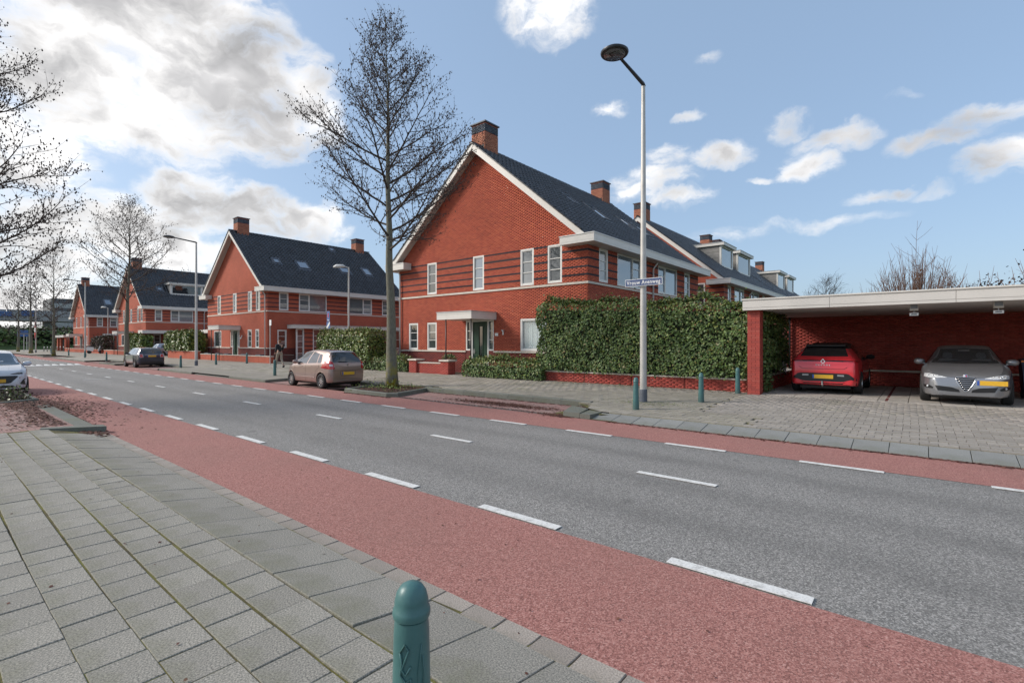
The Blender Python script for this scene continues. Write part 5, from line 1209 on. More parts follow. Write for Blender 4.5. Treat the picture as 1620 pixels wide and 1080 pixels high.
# red hatchback with black roof, seen from behind
def red_parts(root, patch, tl, bvh):
    std_glass(patch, None, (1.10, 1.36, .60, .50), (1.02, 1.38, .62, .50), [(-1.45, 1.04), (-.2, 1.0), (1.0, .98)], [(-1.15, 1.36), (-.2, 1.45), (.45, 1.42)], [(.02, .28), (.31, .62), (.65, .97)])
    patch('rear_light_bar', 'B', [(-.82, .975), (-.4, .985), (0, .985), (.4, .985), (.82, .975)], [(-.82, .925), (-.4, .945), (0, .955), (.4, .945), (.82, .925)], 'tail_dark', off=.008, n=30, k=3)
    for s in (-1, 1):
        patch('tail_light', 'B', [(s*.50, .955), (s*.84, .955)], [(s*.50, .94), (s*.84, .93)], 'tail_red', .012, n=16)
        patch('tail_light_wing', 'B', [(s*.52, .66), (s*.60, .71)], [(s*.50, .62), (s*.62, .60)], 'paint_red', .003)
        patch('reflector', 'B', [(s*.50, .35), (s*.78, .39)], [(s*.50, .31), (s*.78, .28)], 'paint_red', .012)
    patch('lower_bumper', 'B', [(-.88, .46), (-.78, .47), (-.62, .61), (0, .615), (.62, .61), (.78, .47), (.88, .46)], [(-.86, .22), (-.5, .22), (0, .22), (.5, .22), (.86, .22)], 'car_black', .006, n=26, k=8)
    patch('bumper_trim', 'B', [(-.82, .40), (-.68, .44), (-.5, .37), (.5, .37), (.68, .44), (.82, .40)], [(-.82, .35), (-.66, .38), (-.5, .335), (.5, .335), (.66, .38), (.82, .35)], 'paint_red', .012, n=26, k=2)
    tl('tailgate_edge', 'B', [(-.60, .80), (-.52, .735), (.52, .735), (.60, .80)], .006, 'car_black'); tl('tailgate_crease', 'B', [(-.62, .87), (0, .86), (.62, .87)], .004, 'paint_red')
    h = bvh.ray_cast(Vector((-4, 0, .52)), Vector((1, 0, 0)))[0]; p = plate(root, h.x-.015, 0, .51, math.pi)
    for s in (-1, 1): patch('lamp_panel', 'B', [(s*.36, .575), (s*.52, .57)], [(s*.36, .53), (s*.52, .525)], 'steel', .008, n=4, k=2)
    h = bvh.ray_cast(Vector((-4, 0, .95)), Vector((1, 0, 0)))[0]; e = MB()
    for o, i in (((.062, .085), (.036, .055)),):
        vs = []
        for (a, c) in (o, i):
            for x in (-.012, .004): vs += [(x, 0, c), (x, a, 0), (x, 0, -c), (x, -a, 0)]
        fs = []
        for k in range(4): q = (k+1) % 4; fs += [(k, 8+k, 8+q, q), (4+k, k, q, 4+q), (8+k, 12+k, 12+q, 8+q)]
        e.add(vs, fs)
    e.build('diamond_emblem', M['emblem_silver'], root, (h.x-.006, 0, .95))
    h2 = bvh.ray_cast(Vector((-4, 0, .84)), Vector((1, 0, 0)))[0]; text('MEGANE', .058, M['emblem_silver'], root, (h2.x-.008, 0, .845), (R(90), 0, R(-90)), 'model_lettering', spacing=1.9)
    b = MB(); b.tube([(-2.02, 0, .30), (-2.14, 0, .24), (-2.20, 0, .27), (-2.20, 0, .33)], .022, 8); b.lathe([(.001, .39), (.026, .375), (.03, .355), (.022, .33)][::-1], 12, (-2.20, 0, 0)); b.build('tow_bar', M['steel'], root, smooth=True)
    b = MB(); b.add([(-1.30, -.52, 1.43), (-1.30, .52, 1.43), (-1.62, .50, 1.395), (-1.62, -.50, 1.395), (-1.30, -.52, 1.46), (-1.30, .52, 1.46), (-1.62, .50, 1.42), (-1.62, -.50, 1.42)], BF); b.build('roof_spoiler', M['car_black'], root)
    b = MB(); b.tube([(-1.0, 0, 1.47), (-1.08, 0, 1.55)], .008, 5); b.build('antenna', M['car_black'], root)
    for v in 'LR':
        patch('wheel_arch_trim', v, [(-1.75, .40), (-1.62, .62), (-1.32, .74), (-1.02, .62), (-.90, .36)], [(-1.70, .36), (-1.58, .57), (-1.32, .69), (-1.07, .57), (-.96, .34)], 'car_black', .006, n=20, k=2)
        patch('sill_trim', v, [(-.9, .36), (.9, .36)], [(-.9, .24), (.9, .24)], 'car_black', .006, n=20, k=2)
        patch('door_handle', v, [(-.35, .90), (-.15, .90)], [(-.35, .87), (-.15, .87)], 'paint_red', .014, n=4, k=2)
    seams(tl, [[(-.95, .7), (-.98, 1.03)], [(-.05, .32), (-.08, 1.0)], [(.95, .34), (.98, .96)]])
Sred = dict(L=4.2, W=1.78, Wb=1.70, zs=.20, R=.39, wr=.335, wb=(-1.32, 1.32), wroof=.56, paint='paint_red', roofpaint='car_black', roofz=1.32, spokes=5, mirror=(.72, 1.03), mirrorpaint='car_black',
    top=[(-2.1, .62), (-2.09, .90), (-2.04, 1.0), (-1.94, 1.06), (-1.62, 1.36), (-1.3, 1.45), (-.5, 1.505), (.1, 1.49), (.55, 1.42), (1.15, 1.06), (1.6, .97), (1.95, .86), (2.07, .72), (2.1, .5)],
    belt=[(-2.1, .98), (-1.5, 1.02), (0, .98), (1.2, .95), (2.1, .75)], plan=[(-2.1, .87), (-1.9, .96), (-1.3, 1.0), (1.3, 1.0), (1.8, .93), (2.1, .72)], lift=[(-2.1, .06), (-1.6, .0), (2.1, 0)])
car('parked_car', 'red hatchback with black roof parked nose-in, left in the carport', Sred, (-2.25, 19.02), R(90), red_parts, z0=.255, group='cars parked in the carport')

# grey hatchback facing the street
def grey_parts(root, patch, tl, bvh):
    std_glass(patch, None, (1.0, 1.32, .55, .48), None, [(-1.35, .98), (-.2, .95), (.78, .93)], [(-1.1, 1.26), (-.2, 1.38), (.22, 1.34)], [(.02, .45), (.48, .98)])
    patch('windscreen', 'F', [(-.66, .975), (0, .955), (.66, .975)], [(-.52, 1.335), (0, 1.36), (.52, 1.335)], 'car_glass_clear', .012, n=20, k=8)
    patch('screen_backing', 'F', [(-.64, .985), (0, .965), (.64, .985)], [(-.50, 1.325), (0, 1.35), (.50, 1.325)], 'car_glass', .002, n=20, k=8)
    patch('dashboard', 'F', [(-.60, 1.00), (0, .99), (.60, 1.0)], [(-.58, 1.03), (0, 1.03), (.58, 1.03)], 'car_black', .007, n=14, k=2)
    for s in (-.32, .32): 
        patch('headrest', 'F', [(s-.10, 1.17), (s-.07, 1.24), (s+.07, 1.24), (s+.10, 1.17)], [(s-.09, 1.10), (s-.05, 1.09), (s+.05, 1.09), (s+.09, 1.10)], 'seat_cloth', .006, n=8, k=3)
        patch('seat_back', 'F', [(s-.17, 1.07), (s, 1.09), (s+.17, 1.07)], [(s-.19, 1.03), (s, 1.03), (s+.19, 1.03)], 'seat_cloth', .006, n=8, k=3)
    patch('interior_mirror', 'F', [(-.11, 1.30), (.11, 1.30)], [(-.11, 1.265), (.11, 1.265)], 'steel', .008, n=4, k=2)
    for s in (-1, 1):
        patch('headlamp', 'F', [(s*.34, .655), (s*.50, .70), (s*.68, .735), (s*.76, .72)], [(s*.34, .64), (s*.50, .635), (s*.68, .635), (s*.77, .65)], 'lamp_lens', .006, n=14)
        for q, r_ in ((.67, .034), (.575, .026), (.49, .02)):
            hh = bvh.ray_cast(Vector((4, s*q, .683)), Vector((-1, 0, 0)))[0]; b = MB(); b.lathe([(r_, 0), (r_, .014), (r_*.8, .014), (r_*.6, .004), (.001, .004)], 14, (hh.x, hh.y, hh.z), axis='x'); b.build('lamp_projector', M['chrome'], root, smooth=True)
        patch('lower_grille', 'F', [(s*.12, .37), (s*.24, .42), (s*.56, .455)], [(s*.10, .31), (s*.24, .315), (s*.50, .335)], 'car_black', .005, n=12)
        patch('fog_recess', 'F', [(s*.58, .40), (s*.66, .455), (s*.78, .455)], [(s*.60, .37), (s*.68, .375), (s*.76, .40)], 'car_black', .005, n=8)
        hh = bvh.ray_cast(Vector((4, s*.69, .425)), Vector((-1, 0, 0)))[0]; b = MB(); b.lathe([(.03, 0), (.03, .012), (.001, .016)], 12, (hh.x, hh.y, hh.z), axis='x'); b.build('fog_lamp', M['lamp_lens'], root, smooth=True)
        tl('bonnet_crease', 'T', [(.95, s*.50), (1.5, s*.36), (1.95, s*.18)], .004, 'paint_grey')
        tl('bonnet_edge', 'F', [(s*.18, .66), (s*.34, .672), (s*.5, .71), (s*.7, .755)], .004, 'car_black')
    # shield grille with six bars and a chrome surround
    patch('shield_grille', 'F', [(-.175, .655), (0, .665), (.175, .655)], [(-.03, .345), (0, .335), (.03, .345)], 'car_black', .006, n=10, k=10)
    tl('grille_surround', 'F', [(-.18, .66), (-.155, .55), (-.10, .44), (-.04, .345), (0, .33), (.04, .345), (.10, .44), (.155, .55), (.18, .66)], .011, 'chrome', off=.006)
    tl('grille_surround', 'F', [(-.18, .66), (0, .672), (.18, .66)], .009, 'chrome', off=.006)
    for k in range(6): z = .625-.047*k; w_ = .155-.023*k; tl('grille_bar', 'F', [(-w_, z), (w_, z)], .0085, 'chrome', off=.012, n=8)
    hh = bvh.ray_cast(Vector((4, 0, .685)), Vector((-1, 0, 0)))[0]
    b = MB(); b.lathe([(.045, -.005), (.045, .012), (.036, .016)], 20, (hh.x, 0, .69), axis='x'); e = b.build('round_badge', M['chrome'], root)
    b = MB(); b.lathe([(.034, .0), (.034, .018), (.001, .019)], 20, (hh.x, 0, .69), axis='x'); b.build('badge_face', M['plate_blue'], e)
    MB().box(hh.x+.0195, .004, .665, hh.x+.0205, .024, .715).build('badge_half', M['sign_red'], e); MB().box(hh.x+.0195, -.024, .665, hh.x+.0205, -.004, .715).build('badge_half', M['sign_white'], e)
    h = bvh.ray_cast(Vector((4, .42, .54)), Vector((-1, 0, 0))); p = plate(root, h[0].x+.012, .46, .545, math.atan2(h[1].y, h[1].x)*.8)
    for v in 'LR': patch('door_handle', v, [(-.35, .86), (-.17, .86)], [(-.35, .83), (-.17, .83)], 'chrome', .012, n=4, k=2)
    seams(tl, [[(-.30, .28), (-.30, .95)], [(.78, .32), (.80, .92)]])
    for s in (-1, 1):
        b = MB(); hh = bvh.ray_cast(Vector((.98, s*.3, 3)), Vector((0, 0, -1)))[0]; b.tube([(hh.x+.02, s*.45, hh.z+.012), (hh.x-.08, s*.05, hh.z+.06)], .007, 5); b.build('wiper', M['car_black'], root)
Sgrey = dict(L=4.2, W=1.75, Wb=1.62, zs=.19, R=.37, wr=.32, wb=(-1.25, 1.30), wroof=.55, paint='paint_grey', spokes=8, mirror=(.62, .99),
    top=[(-2.1, .55), (-2.08, .85), (-1.95, .98), (-1.5, 1.27), (-1.1, 1.38), (-.4, 1.44), (.0, 1.43), (.32, 1.37), (.98, 1.0), (1.4, .90), (1.8, .79), (1.98, .72), (2.06, .64), (2.095, .52), (2.1, .4)],
    belt=[(-2.1, .92), (-1.2, .95), (0, .92), (1.0, .88), (1.7, .74), (2.1, .6)], plan=[(-2.1, .80), (-1.8, .95), (-1.2, 1.0), (1.2, .99), (1.6, .95), (1.85, .88), (2.0, .78), (2.1, .62)])
car('parked_car', 'metallic grey hatchback with a shield grille facing the street in the carport', Sgrey, (.84, 18.12), R(-91.5), grey_parts, z0=.255, group='cars parked in the carport')

# beige small hatchback seen from behind left
def beige_parts(root, patch, tl, bvh):
    std_glass(patch, None, (.99, 1.36, .60, .50), (.98, 1.38, .60, .50), [(-1.13, .97), (-.2, .94), (.92, .92)], [(-.98, 1.28), (-.2, 1.40), (.42, 1.36)], [(.0, .14), (.17, .50), (.54, .98)], mat='car_glass')
    for s in (-1, 1):
        patch('tail_light', 'B', [(s*.60, 1.0), (s*.68, 1.06), (s*.76, .99)], [(s*.56, .76), (s*.66, .74), (s*.79, .76)], 'tail_red', .008, n=10, k=8)
        patch('indicator', 'B', [(s*.64, .93), (s*.72, .93)], [(s*.63, .86), (s*.72, .86)], 'lamp_lens', .011, n=4, k=3)
    for v in 'LR':
        patch('tail_light_side', v, [(-1.68, .98), (-1.56, .99)], [(-1.71, .78), (-1.60, .77)], 'tail_red', .006, n=6)
        patch('door_handle', v, [(-.45, .85), (-.30, .85)], [(-.45, .82), (-.30, .82)], 'paint_beige', .014, n=4, k=2); patch('door_handle', v, [(.25, .83), (.40, .83)], [(.25, .80), (.40, .80)], 'paint_beige', .014, n=4, k=2)
        tl('side_moulding', v, [(-.70, .42), (.78, .42)], .012, 'paint_beige', off=.002); tl('fuel_flap', v, [(-1.32, .76), (-1.32, .88), (-1.18, .88), (-1.18, .76), (-1.32, .76)], .003, 'car_black') if v == 'R' else None
    patch('plate_recess', 'B', [(-.34, .665), (.34, .665)], [(-.31, .49), (.31, .49)], 'car_black', .003, n=8)
    patch('plate_surround', 'B', [(-.33, .655), (.33, .655)], [(-.30, .50), (.30, .50)], 'paint_beige', .006, n=8)
    h = bvh.ray_cast(Vector((-4, 0, .575)), Vector((1, 0, 0)))[0]; plate(root, h.x-.016, 0, .575, math.pi)
    tl('bumper_line', 'B', [(-.72, .70), (-.4, .69), (.4, .69), (.72, .70)], .005, 'car_black'); tl('bumper_chrome', 'B', [(-.60, .27), (-.3, .30), (.3, .30), (.60, .27)], .012, 'paint_beige')
    h = bvh.ray_cast(Vector((-4, 0, .90)), Vector((1, 0, 0)))[0]
    b = MB(); b.tube([(h.x-.012, -.035, .925), (h.x-.012, .0, .945), (h.x-.012, .035, .925), (h.x-.012, -.035, .895), (h.x-.012, .0, .872), (h.x-.012, .035, .895)], .009, 5); b.build('s_emblem', M['chrome'], root)
    h = bvh.ray_cast(Vector((-4, 0, 1.02)), Vector((1, 0, 0)))[0]; b = MB(); b.tube([(h.x-.02, 0, 1.0), (h.x-.02, .36, 1.03)], .01, 5); b.build('rear_wiper', M['car_black'], root)
    h = bvh.ray_cast(Vector((-4, 0, 1.385)), Vector((1, 0, 0)))[0]; 
    seams(tl, [[(-.72, .40), (-.76, .62), (-.98, .80), (-1.0, .96)], [(.02, .26), (-.02, .94)], [(.80, .28), (.86, .90)]])
Sbeige = dict(L=3.5, W=1.60, Wb=1.52, zs=.19, R=.345, wr=.285, wb=(-1.14, 1.20), wroof=.55, paint='paint_beige', spokes=9, mirror=(.62, .98),
    top=[(-1.75, .60), (-1.74, .90), (-1.69, .98), (-1.50, 1.26), (-1.38, 1.40), (-1.2, 1.435), (-.5, 1.475), (.0, 1.465), (.45, 1.39), (1.02, 1.0), (1.35, .90), (1.62, .76), (1.72, .62), (1.75, .45)],
    belt=[(-1.75, .99), (-1.0, .97), (0, .93), (1.0, .89), (1.75, .7)], plan=[(-1.75, .86), (-1.6, .95), (-1.14, 1.0), (1.1, 1.0), (1.5, .90), (1.75, .68)], lift=[(-1.75, .05), (-1.4, 0), (1.75, 0)])
car('parked_car', 'beige metallic small hatchback parked left of the tall bare tree', Sbeige, (-18.72, 10.62), R(180), beige_parts, z0=.01)

def navy_parts(root, patch, tl, bvh):
    std_glass(patch, None, (.98, 1.27, .60, .52), (.95, 1.30, .60, .52), [(-1.45, .95), (-.2, .93), (.72, .92)], [(-1.40, 1.23), (-.2, 1.31), (.48, 1.27)], [(.02, .38), (.41, .98)])
    for s in (-1, 1):
        patch('tail_light', 'B', [(s*.52, .92), (s*.70, .92)], [(s*.52, .72), (s*.70, .72)], 'tail_red', .010, n=8, k=6)
        tl('tail_light_ring', 'B', [(s*.51, .93), (s*.71, .93), (s*.71, .71), (s*.51, .71), (s*.51, .93)], .010, 'chrome', off=.008)
    h = bvh.ray_cast(Vector((-4, 0, .80)), Vector((1, 0, 0)))[0]; plate(root, h.x-.014, 0, .80, math.pi)
    patch('lower_bumper', 'B', [(-.76, .40), (0, .42), (.76, .40)], [(-.74, .22), (0, .22), (.74, .22)], 'car_black', .006)
    tl('boot_strip', 'B', [(-.4, .90), (.4, .90)], .014, 'chrome')
    for v in 'LR':
        patch('wheel_arch_trim', v, [(-1.72, .36), (-1.55, .60), (-1.27, .68), (-1.0, .60), (-.86, .34)], [(-1.66, .34), (-1.52, .55), (-1.27, .635), (-1.03, .55), (-.92, .33)], 'car_black', .006, n=18, k=2)
        patch('sill_trim', v, [(-.86, .32), (.9, .32)], [(-.86, .22), (.9, .22)], 'car_black', .006, n=18, k=2)
        patch('flank_reflection', v, [(-.8, .86), (.9, .86)], [(-.84, .34), (.9, .34)], 'paint_silver', .002, n=20, k=8)  # silver patch paints in the pale reflection along the dark flank
    seams(tl, [[(-.55, .34), (-.6, .93)], [(.85, .34), (.85, .90)]])
Snavy = dict(L=3.86, W=1.73, Wb=1.6, zs=.20, R=.37, wr=.31, wb=(-1.27, 1.25), wroof=.60, paint='paint_navy', roofpaint='paint_silver', roofz=1.32, spokes=5, mirror=(.58, .96), mirrorpaint='car_black',
    top=[(-1.93, .62), (-1.92, .88), (-1.86, .97), (-1.70, 1.25), (-1.58, 1.35), (-1.2, 1.39), (-.4, 1.41), (.2, 1.39), (.5, 1.33), (.98, .99), (1.5, .93), (1.78, .84), (1.9, .66), (1.93, .5)],
    belt=[(-1.93, .95), (0, .93), (1.1, .90), (1.93, .72)], plan=[(-1.93, .86), (-1.7, .96), (-1.2, 1.0), (1.2, 1.0), (1.6, .94), (1.93, .72)])
car('parked_car', 'dark navy three-door hatchback with a pale roof parked at the far kerb', Snavy, (-43.9, 10.72), R(180), navy_parts, z0=.01)

def white_parts(root, patch, tl, bvh):
    std_glass(patch, None, (1.0, 1.36, .56, .48), None, [(-1.4, .97), (-.2, .95), (.85, .92)], [(-1.15, 1.30), (-.2, 1.40), (.35, 1.36)], [(.02, .3), (.33, .62), (.65, .98)])
    patch('windscreen', 'F', [(-.66, .99), (0, .97), (.66, .99)], [(-.54, 1.36), (0, 1.385), (.54, 1.36)], 'windscreen_blue', .005, n=18, k=8)
    patch('sticker', 'F', [(-.12, 1.10), (.28, 1.12)], [(-.12, 1.07), (.28, 1.09)], 'lamp_lens', .008, n=4, k=2)
    for s in (-1, 1):
        patch('headlamp', 'F', [(s*.40, .715), (s*.60, .79), (s*.76, .80)], [(s*.44, .69), (s*.60, .69), (s*.78, .70)], 'lamp_lens', .006, n=12)
        patch('air_inlet', 'F', [(s*.60, .40), (s*.66, .50), (s*.70, .53)], [(s*.60, .36), (s*.68, .34), (s*.745, .33)], 'car_black', .006, n=8)
        patch('headlamp_shade', 'F', [(s*.36, .70), (s*.55, .735), (s*.66, .74)], [(s*.38, .69), (s*.55, .69), (s*.66, .69)], 'car_black', .009, n=8, k=3)
        tl('bonnet_crease', 'T', [(.95, s*.42), (1.4, s*.36), (1.7, s*.30)], .005, 'paint_white')
    patch('grille', 'F', [(-.56, .625), (-.50, .645), (.50, .645), (.56, .625)], [(-.38, .42), (-.30, .40), (.30, .40), (.38, .42)], 'car_black', .006, n=20, k=8)
    patch('lower_grille', 'F', [(-.42, .335), (0, .345), (.42, .335)], [(-.52, .25), (0, .26), (.52, .25)], 'car_black', .006, n=14)
    h = bvh.ray_cast(Vector((4, 0, .49)), Vector((-1, 0, 0)))[0]; plate(root, h.x+.014, 0, .49, 0)
    seams(tl, [[(-.3, .3), (-.3, .95)], [(.85, .3), (.88, .90)]])
s_ = N('windscreen_blue'); s_.col((.045, .075, .10)); s_.set(rough=.04, spec=.9, coat=.8, coatr=0); MATS['windscreen_blue'] = s_.m
Swhite = dict(L=3.67, W=1.70, Wb=1.58, zs=.19, R=.35, wr=.30, wb=(-1.2, 1.22), wroof=.57, paint='paint_white', spokes=7, mirror=(.66, 1.0),
    top=[(-1.83, .60), (-1.82, .90), (-1.7, 1.05), (-1.45, 1.38), (-1.1, 1.45), (-.4, 1.48), (.1, 1.46), (.42, 1.39), (1.0, 1.0), (1.35, .92), (1.62, .82), (1.76, .70), (1.82, .58), (1.83, .45)],
    belt=[(-1.83, .95), (0, .94), (1.0, .90), (1.5, .80), (1.83, .62)], plan=[(-1.83, .84), (-1.6, .95), (-1.1, 1.0), (1.15, 1.0), (1.55, .93), (1.75, .80), (1.83, .66)])
car('parked_car', 'white small hatchback facing the camera in the near parking bay at the left edge', Swhite, (-25.0, 1.66), 0, white_parts, z0=.01)
def blue_parts(root, patch, tl, bvh):
    std_glass(patch, None, (1.0, 1.30, .56, .48), (.98, 1.36, .56, .48), [(-1.3, .97), (-.2, .95), (.85, .92)], [(-1.15, 1.28), (-.2, 1.38), (.35, 1.34)], [(.02, .45), (.48, .98)])
    for s in (-1, 1): patch('tail_light', 'B', [(s*.50, .96), (s*.78, .98)], [(s*.52, .80), (s*.79, .78)], 'tail_red', .008, n=8)
    h = bvh.ray_cast(Vector((-4, 0, .62)), Vector((1, 0, 0)))[0]; plate(root, h.x-.014, 0, .62, math.pi)
    patch('lower_bumper', 'B', [(-.8, .62), (0, .62), (.8, .62)], [(-.78, .24), (0, .24), (.78, .24)], 'paint_navy', .004, n=14)
Sblue = dict(Sbeige); Sblue.update(paint='paint_silverblue', L=3.5)
car('parked_car', 'silver-blue hatchback half hidden behind the hedge and the dark hatchback', Sblue, (-64.6, 18.4), R(90), blue_parts, z0=.24)

# ------------------------------------------------------------------ bare trees
def grow_tree(name, x, y, z, H, spread, label, seed, clear=.30, nb=30, trunk_r=.16, cones=2600, tw=1.0, group='bare alder trees along the street', lean=(0, 0), detail=1.0, low=None, cone=.80):
    r = random.Random(seed); root = empty(name, (x, y, z), label, 'tree', group=group)
    # trunk
    pts = []; rad = []; n = 22; wx, wy = 0, 0
    for i in range(n+1):
        t = i/n; wx += r.gauss(0, .022)*(t > .1); wy += r.gauss(0, .022)*(t > .1)
        pts.append(Vector((lean[0]*t+wx, lean[1]*t+wy, H*t))); rad.append(max(.012, trunk_r*(1-t)**1.12*(1+.30*math.exp(-t*40))))
    pts[0].z = -.1; b = MB(); b.tube(pts, rad, 14)
    bv = b.v
    for i, v in enumerate(bv): bv[i] = (v[0]*(1+.02*math.sin(v[2]*9+i)), v[1]*(1+.02*math.cos(v[2]*7+i)), v[2])
    b.build('trunk', M['bark'], root, smooth=True)
    def at(h):
        t = h/H*n; i = min(n-1, int(t)); return pts[i].lerp(pts[i+1], t-i), rad[i]*(1-(t-i))+rad[i+1]*(t-i)
    BR = MB(); TW = []; CT = []
    def limb(p, d, L, r0, gravity, seg, wob):
        P = [p.copy()]; D = d.normalized(); dirs = [D]
        for i in range(seg):
            D = (D+Vector((r.gauss(0, wob), r.gauss(0, wob), r.gauss(0, wob)+gravity*(1.0 if i > seg*.25 else .3)))).normalized()
            P.append(P[-1]+D*L/seg); dirs.append(D)
        return P, dirs
    for k in range(nb):
        t = (k+.5)/nb; h = H*(clear+(1-clear-.03)*t**.95); p, rr = at(h)
        az = k*2.399+r.uniform(-.4, .4)
        prof = (1-t)**cone*(.84+.16*min(1, t*4))
        L = spread*(prof*1.0+.08)*r.uniform(.82, 1.1)
        el = R(20+40*t+r.uniform(-8, 8)); d = Vector((math.cos(az)*math.cos(el), math.sin(az)*math.cos(el), math.sin(el)))
        r1 = min(rr*.55, .012+.0085*L); P, Ds = limb(p, d, L*1.12, r1, .055-.02*t, 9, .085)
        BR.tube(P, [r1*(1-.86*i/9)+.003 for i in range(10)], 6, cap=False)
        ns = int((5+L*3.1)*detail)
        for j in range(ns):
            u = .16+.84*(j+r.random())/ns; q = u*9; i = min(8, int(q)); sp = P[i].lerp(P[i+1], q-i); dd = Ds[i]
            side = dd.cross(Vector((0, 0, 1))).normalized()*(1 if j % 2 else -1)
            d2 = (dd*.75+side*r.uniform(.45, .95)+Vector((0, 0, r.uniform(-.35, .55)))).normalized()
            L2 = (L*.36*(1.15-u*.75)+.35)*r.uniform(.7, 1.15); r2 = max(.0045, r1*(1-.86*u)*.55)
            P2, D2 = limb(sp, d2, L2, r2, r.uniform(.0, .12), 5, .13)
            BR.tube(P2, [r2*(1-.7*i/5)+.002 for i in range(6)], 4, cap=False)
            n3 = int((3+L2*4.6)*detail)
            for m_ in range(n3):
                u3 = .12+.88*(m_+r.random())/n3; q3 = u3*5; i3 = min(4, int(q3)); s3 = P2[i3].lerp(P2[i3+1], q3-i3)
                d3 = (D2[i3]*.8+Vector((r.gauss(0, .6), r.gauss(0, .6), r.gauss(.05, .5)))).normalized(); L3 = r.uniform(.16, .55)*tw
                e1 = s3+d3*L3*.55; e2 = e1+(d3+Vector((r.gauss(0, .25), r.gauss(0, .25), r.gauss(-.02, .25)))).normalized()*L3*.5
                TW.append((s3, e1, e2))
                if cones: CT.append(e2.lerp(e1, r.random()*.6)); CT.append(e1.lerp(s3, r.random())); 
    BR.build('branches', M['branch_bark'], root, smooth=True, kind='stuff')
    # twigs: three-sided slivers
    A = np.array([[tuple(a), tuple(c), tuple(e)] for a, c, e in TW]); n_ = len(A); off = np.array([[1, 0, 0], [-.5, .87, 0], [-.5, -.87, .3]])
    rw = np.array([.0046, .0036, .0018])*tw*1.25
    V = np.stack([A[:, s, :]+off[q]*rw[s] for s in range(3) for q in range(3)], 1)
    F = [(s*3+q, s*3+(q+1) % 3, (s+1)*3+(q+1) % 3, (s+1)*3+q) for s in range(2) for q in range(3)]
    quads('twigs', V, M['twig_bark'], root, F=F)
    if cones and CT:
        C = np.array([tuple(c) for c in CT]); C = C[rng.permutation(len(C))[:cones]]; n_ = len(C); s_ = rng.uniform(.014, .030, n_)[:, None]*tw
        C = C+rng.normal(0, .03, C.shape)
        V = np.stack([C+s_*np.array(o) for o in ((0, 0, 1.5), (1, 0, 0), (-.5, .87, 0), (-.5, -.87, 0), (0, 0, -1.5))], 1)
        quads('catkins', V, M['catkin'], root, F=[(0, 1, 2), (0, 2, 3), (0, 3, 1), (4, 2, 1), (4, 3, 2), (4, 1, 3)])
    return root
grow_tree('alder_tree', -15.2, 11.35, .09, 13.8, 4.3, 'tallest bare tree with small dark cones in front of the large gabled house', 5, clear=.36, nb=40, trunk_r=.205, cones=11000, detail=1.1, cone=1.05, lean=(-.28, -.2))
grow_tree('alder_tree', -21.9, .6, .10, 13.6, 3.5, 'bare tree at the left edge whose branches reach in over the white hatchback', 23, clear=.20, nb=40, trunk_r=.2, cones=11000, detail=1.25)
grow_tree('alder_tree', -50.6, 11.2, .08, 13.4, 4.4, 'bare tree rising behind the dark navy hatchback', 8, clear=.36, nb=34, trunk_r=.20, cones=2500, tw=1.5, detail=.75)
grow_tree('alder_tree', -84.2, 11.2, .08, 13.0, 4.2, 'slender bare tree left of the farthest gabled house', 13, clear=.26, nb=26, trunk_r=.19, cones=900, tw=2.2, detail=.5)
grow_tree('alder_tree', -106, 11.5, .1, 12.6, 4.4, 'second bare tree from the left end of the street', 17, clear=.28, nb=24, trunk_r=.24, cones=600, tw=2.6, detail=.42)
grow_tree('alder_tree', -126, 12.0, .1, 11.6, 4.6, 'leftmost distant bare tree near the grass bank', 29, clear=.28, nb=24, trunk_r=.22, cones=500, tw=3, detail=.4)
grow_tree('alder_tree', -146, 24, .1, 11.0, 4.4, 'thin bare tree in front of the viaduct left of the farthest house', 31, clear=.22, nb=22, trunk_r=.2, cones=0, tw=3, detail=.4)
grow_tree('round_tree', -8.0, 62, .1, 8.2, 3.6, 'rounded grey twiggy treetop behind the carport roof', 41, clear=.30, nb=36, trunk_r=.16, cones=0, tw=2.2, detail=.6, group='bare trees behind the carport')
def shoots(name, x, y, z, n, H, spread, label, seed):
    r = random.Random(seed); root = empty(name, (x, y, z), label, 'tree', group='bare trees behind the carport')
    b = MB(); b.tube([(0, 0, -.1), (.05, 0, 1.2), (0, .05, 1.9)], [.22, .18, .20], 10); b.build('trunk', M['bark'], root, smooth=True)
    S_ = MB()
    for i in range(n):
        az = r.uniform(0, 6.28); rr = spread*math.sqrt(r.random()); h = H*(1-.45*(rr/spread)**1.6)*r.uniform(.8, 1.02)
        if i == 0: rr, h = .1, H*1.13
        P = []; 
        for k in range(7):
            t = k/6; q = rr*(t**.62); P.append(Vector((math.cos(az)*q+r.gauss(0, .02), math.sin(az)*q+r.gauss(0, .02), 1.7+(h-1.7)*t)))
        S_.tube(P, [.032*(1-.85*k/6) for k in range(7)], 4, cap=False)
        for j in range(9):
            t = r.uniform(.15, .95)*6; k = min(5, int(t)); s3 = P[k].lerp(P[k+1], t-k); d = Vector((r.gauss(0, .5), r.gauss(0, .5), r.uniform(.5, 1.2))).normalized(); l = r.uniform(.25, .8)
            S_.tube([s3, s3+d*l*.5, s3+d*l+Vector((0, 0, .06))], [.008, .006, .003], 3, cap=False)
    S_.build('shoots', M['shrub_stem'], root, smooth=True, kind='stuff'); return root
shoots('pollard_willow', -.2, 28, .1, 230, 6.2, 2.25, 'upright many-stemmed bare willow rising above the carport roof', 3)
shoots('pollard_willow', 5.0, 24.5, .1, 90, 7.6, 2.4, 'bare twigs of a tree at the right edge above the carport', 9)
scr = empty('roof_climber', (3.3, 22.6, 0), 'dark tangled climber just above the right end of the carport roof', 'shrub')
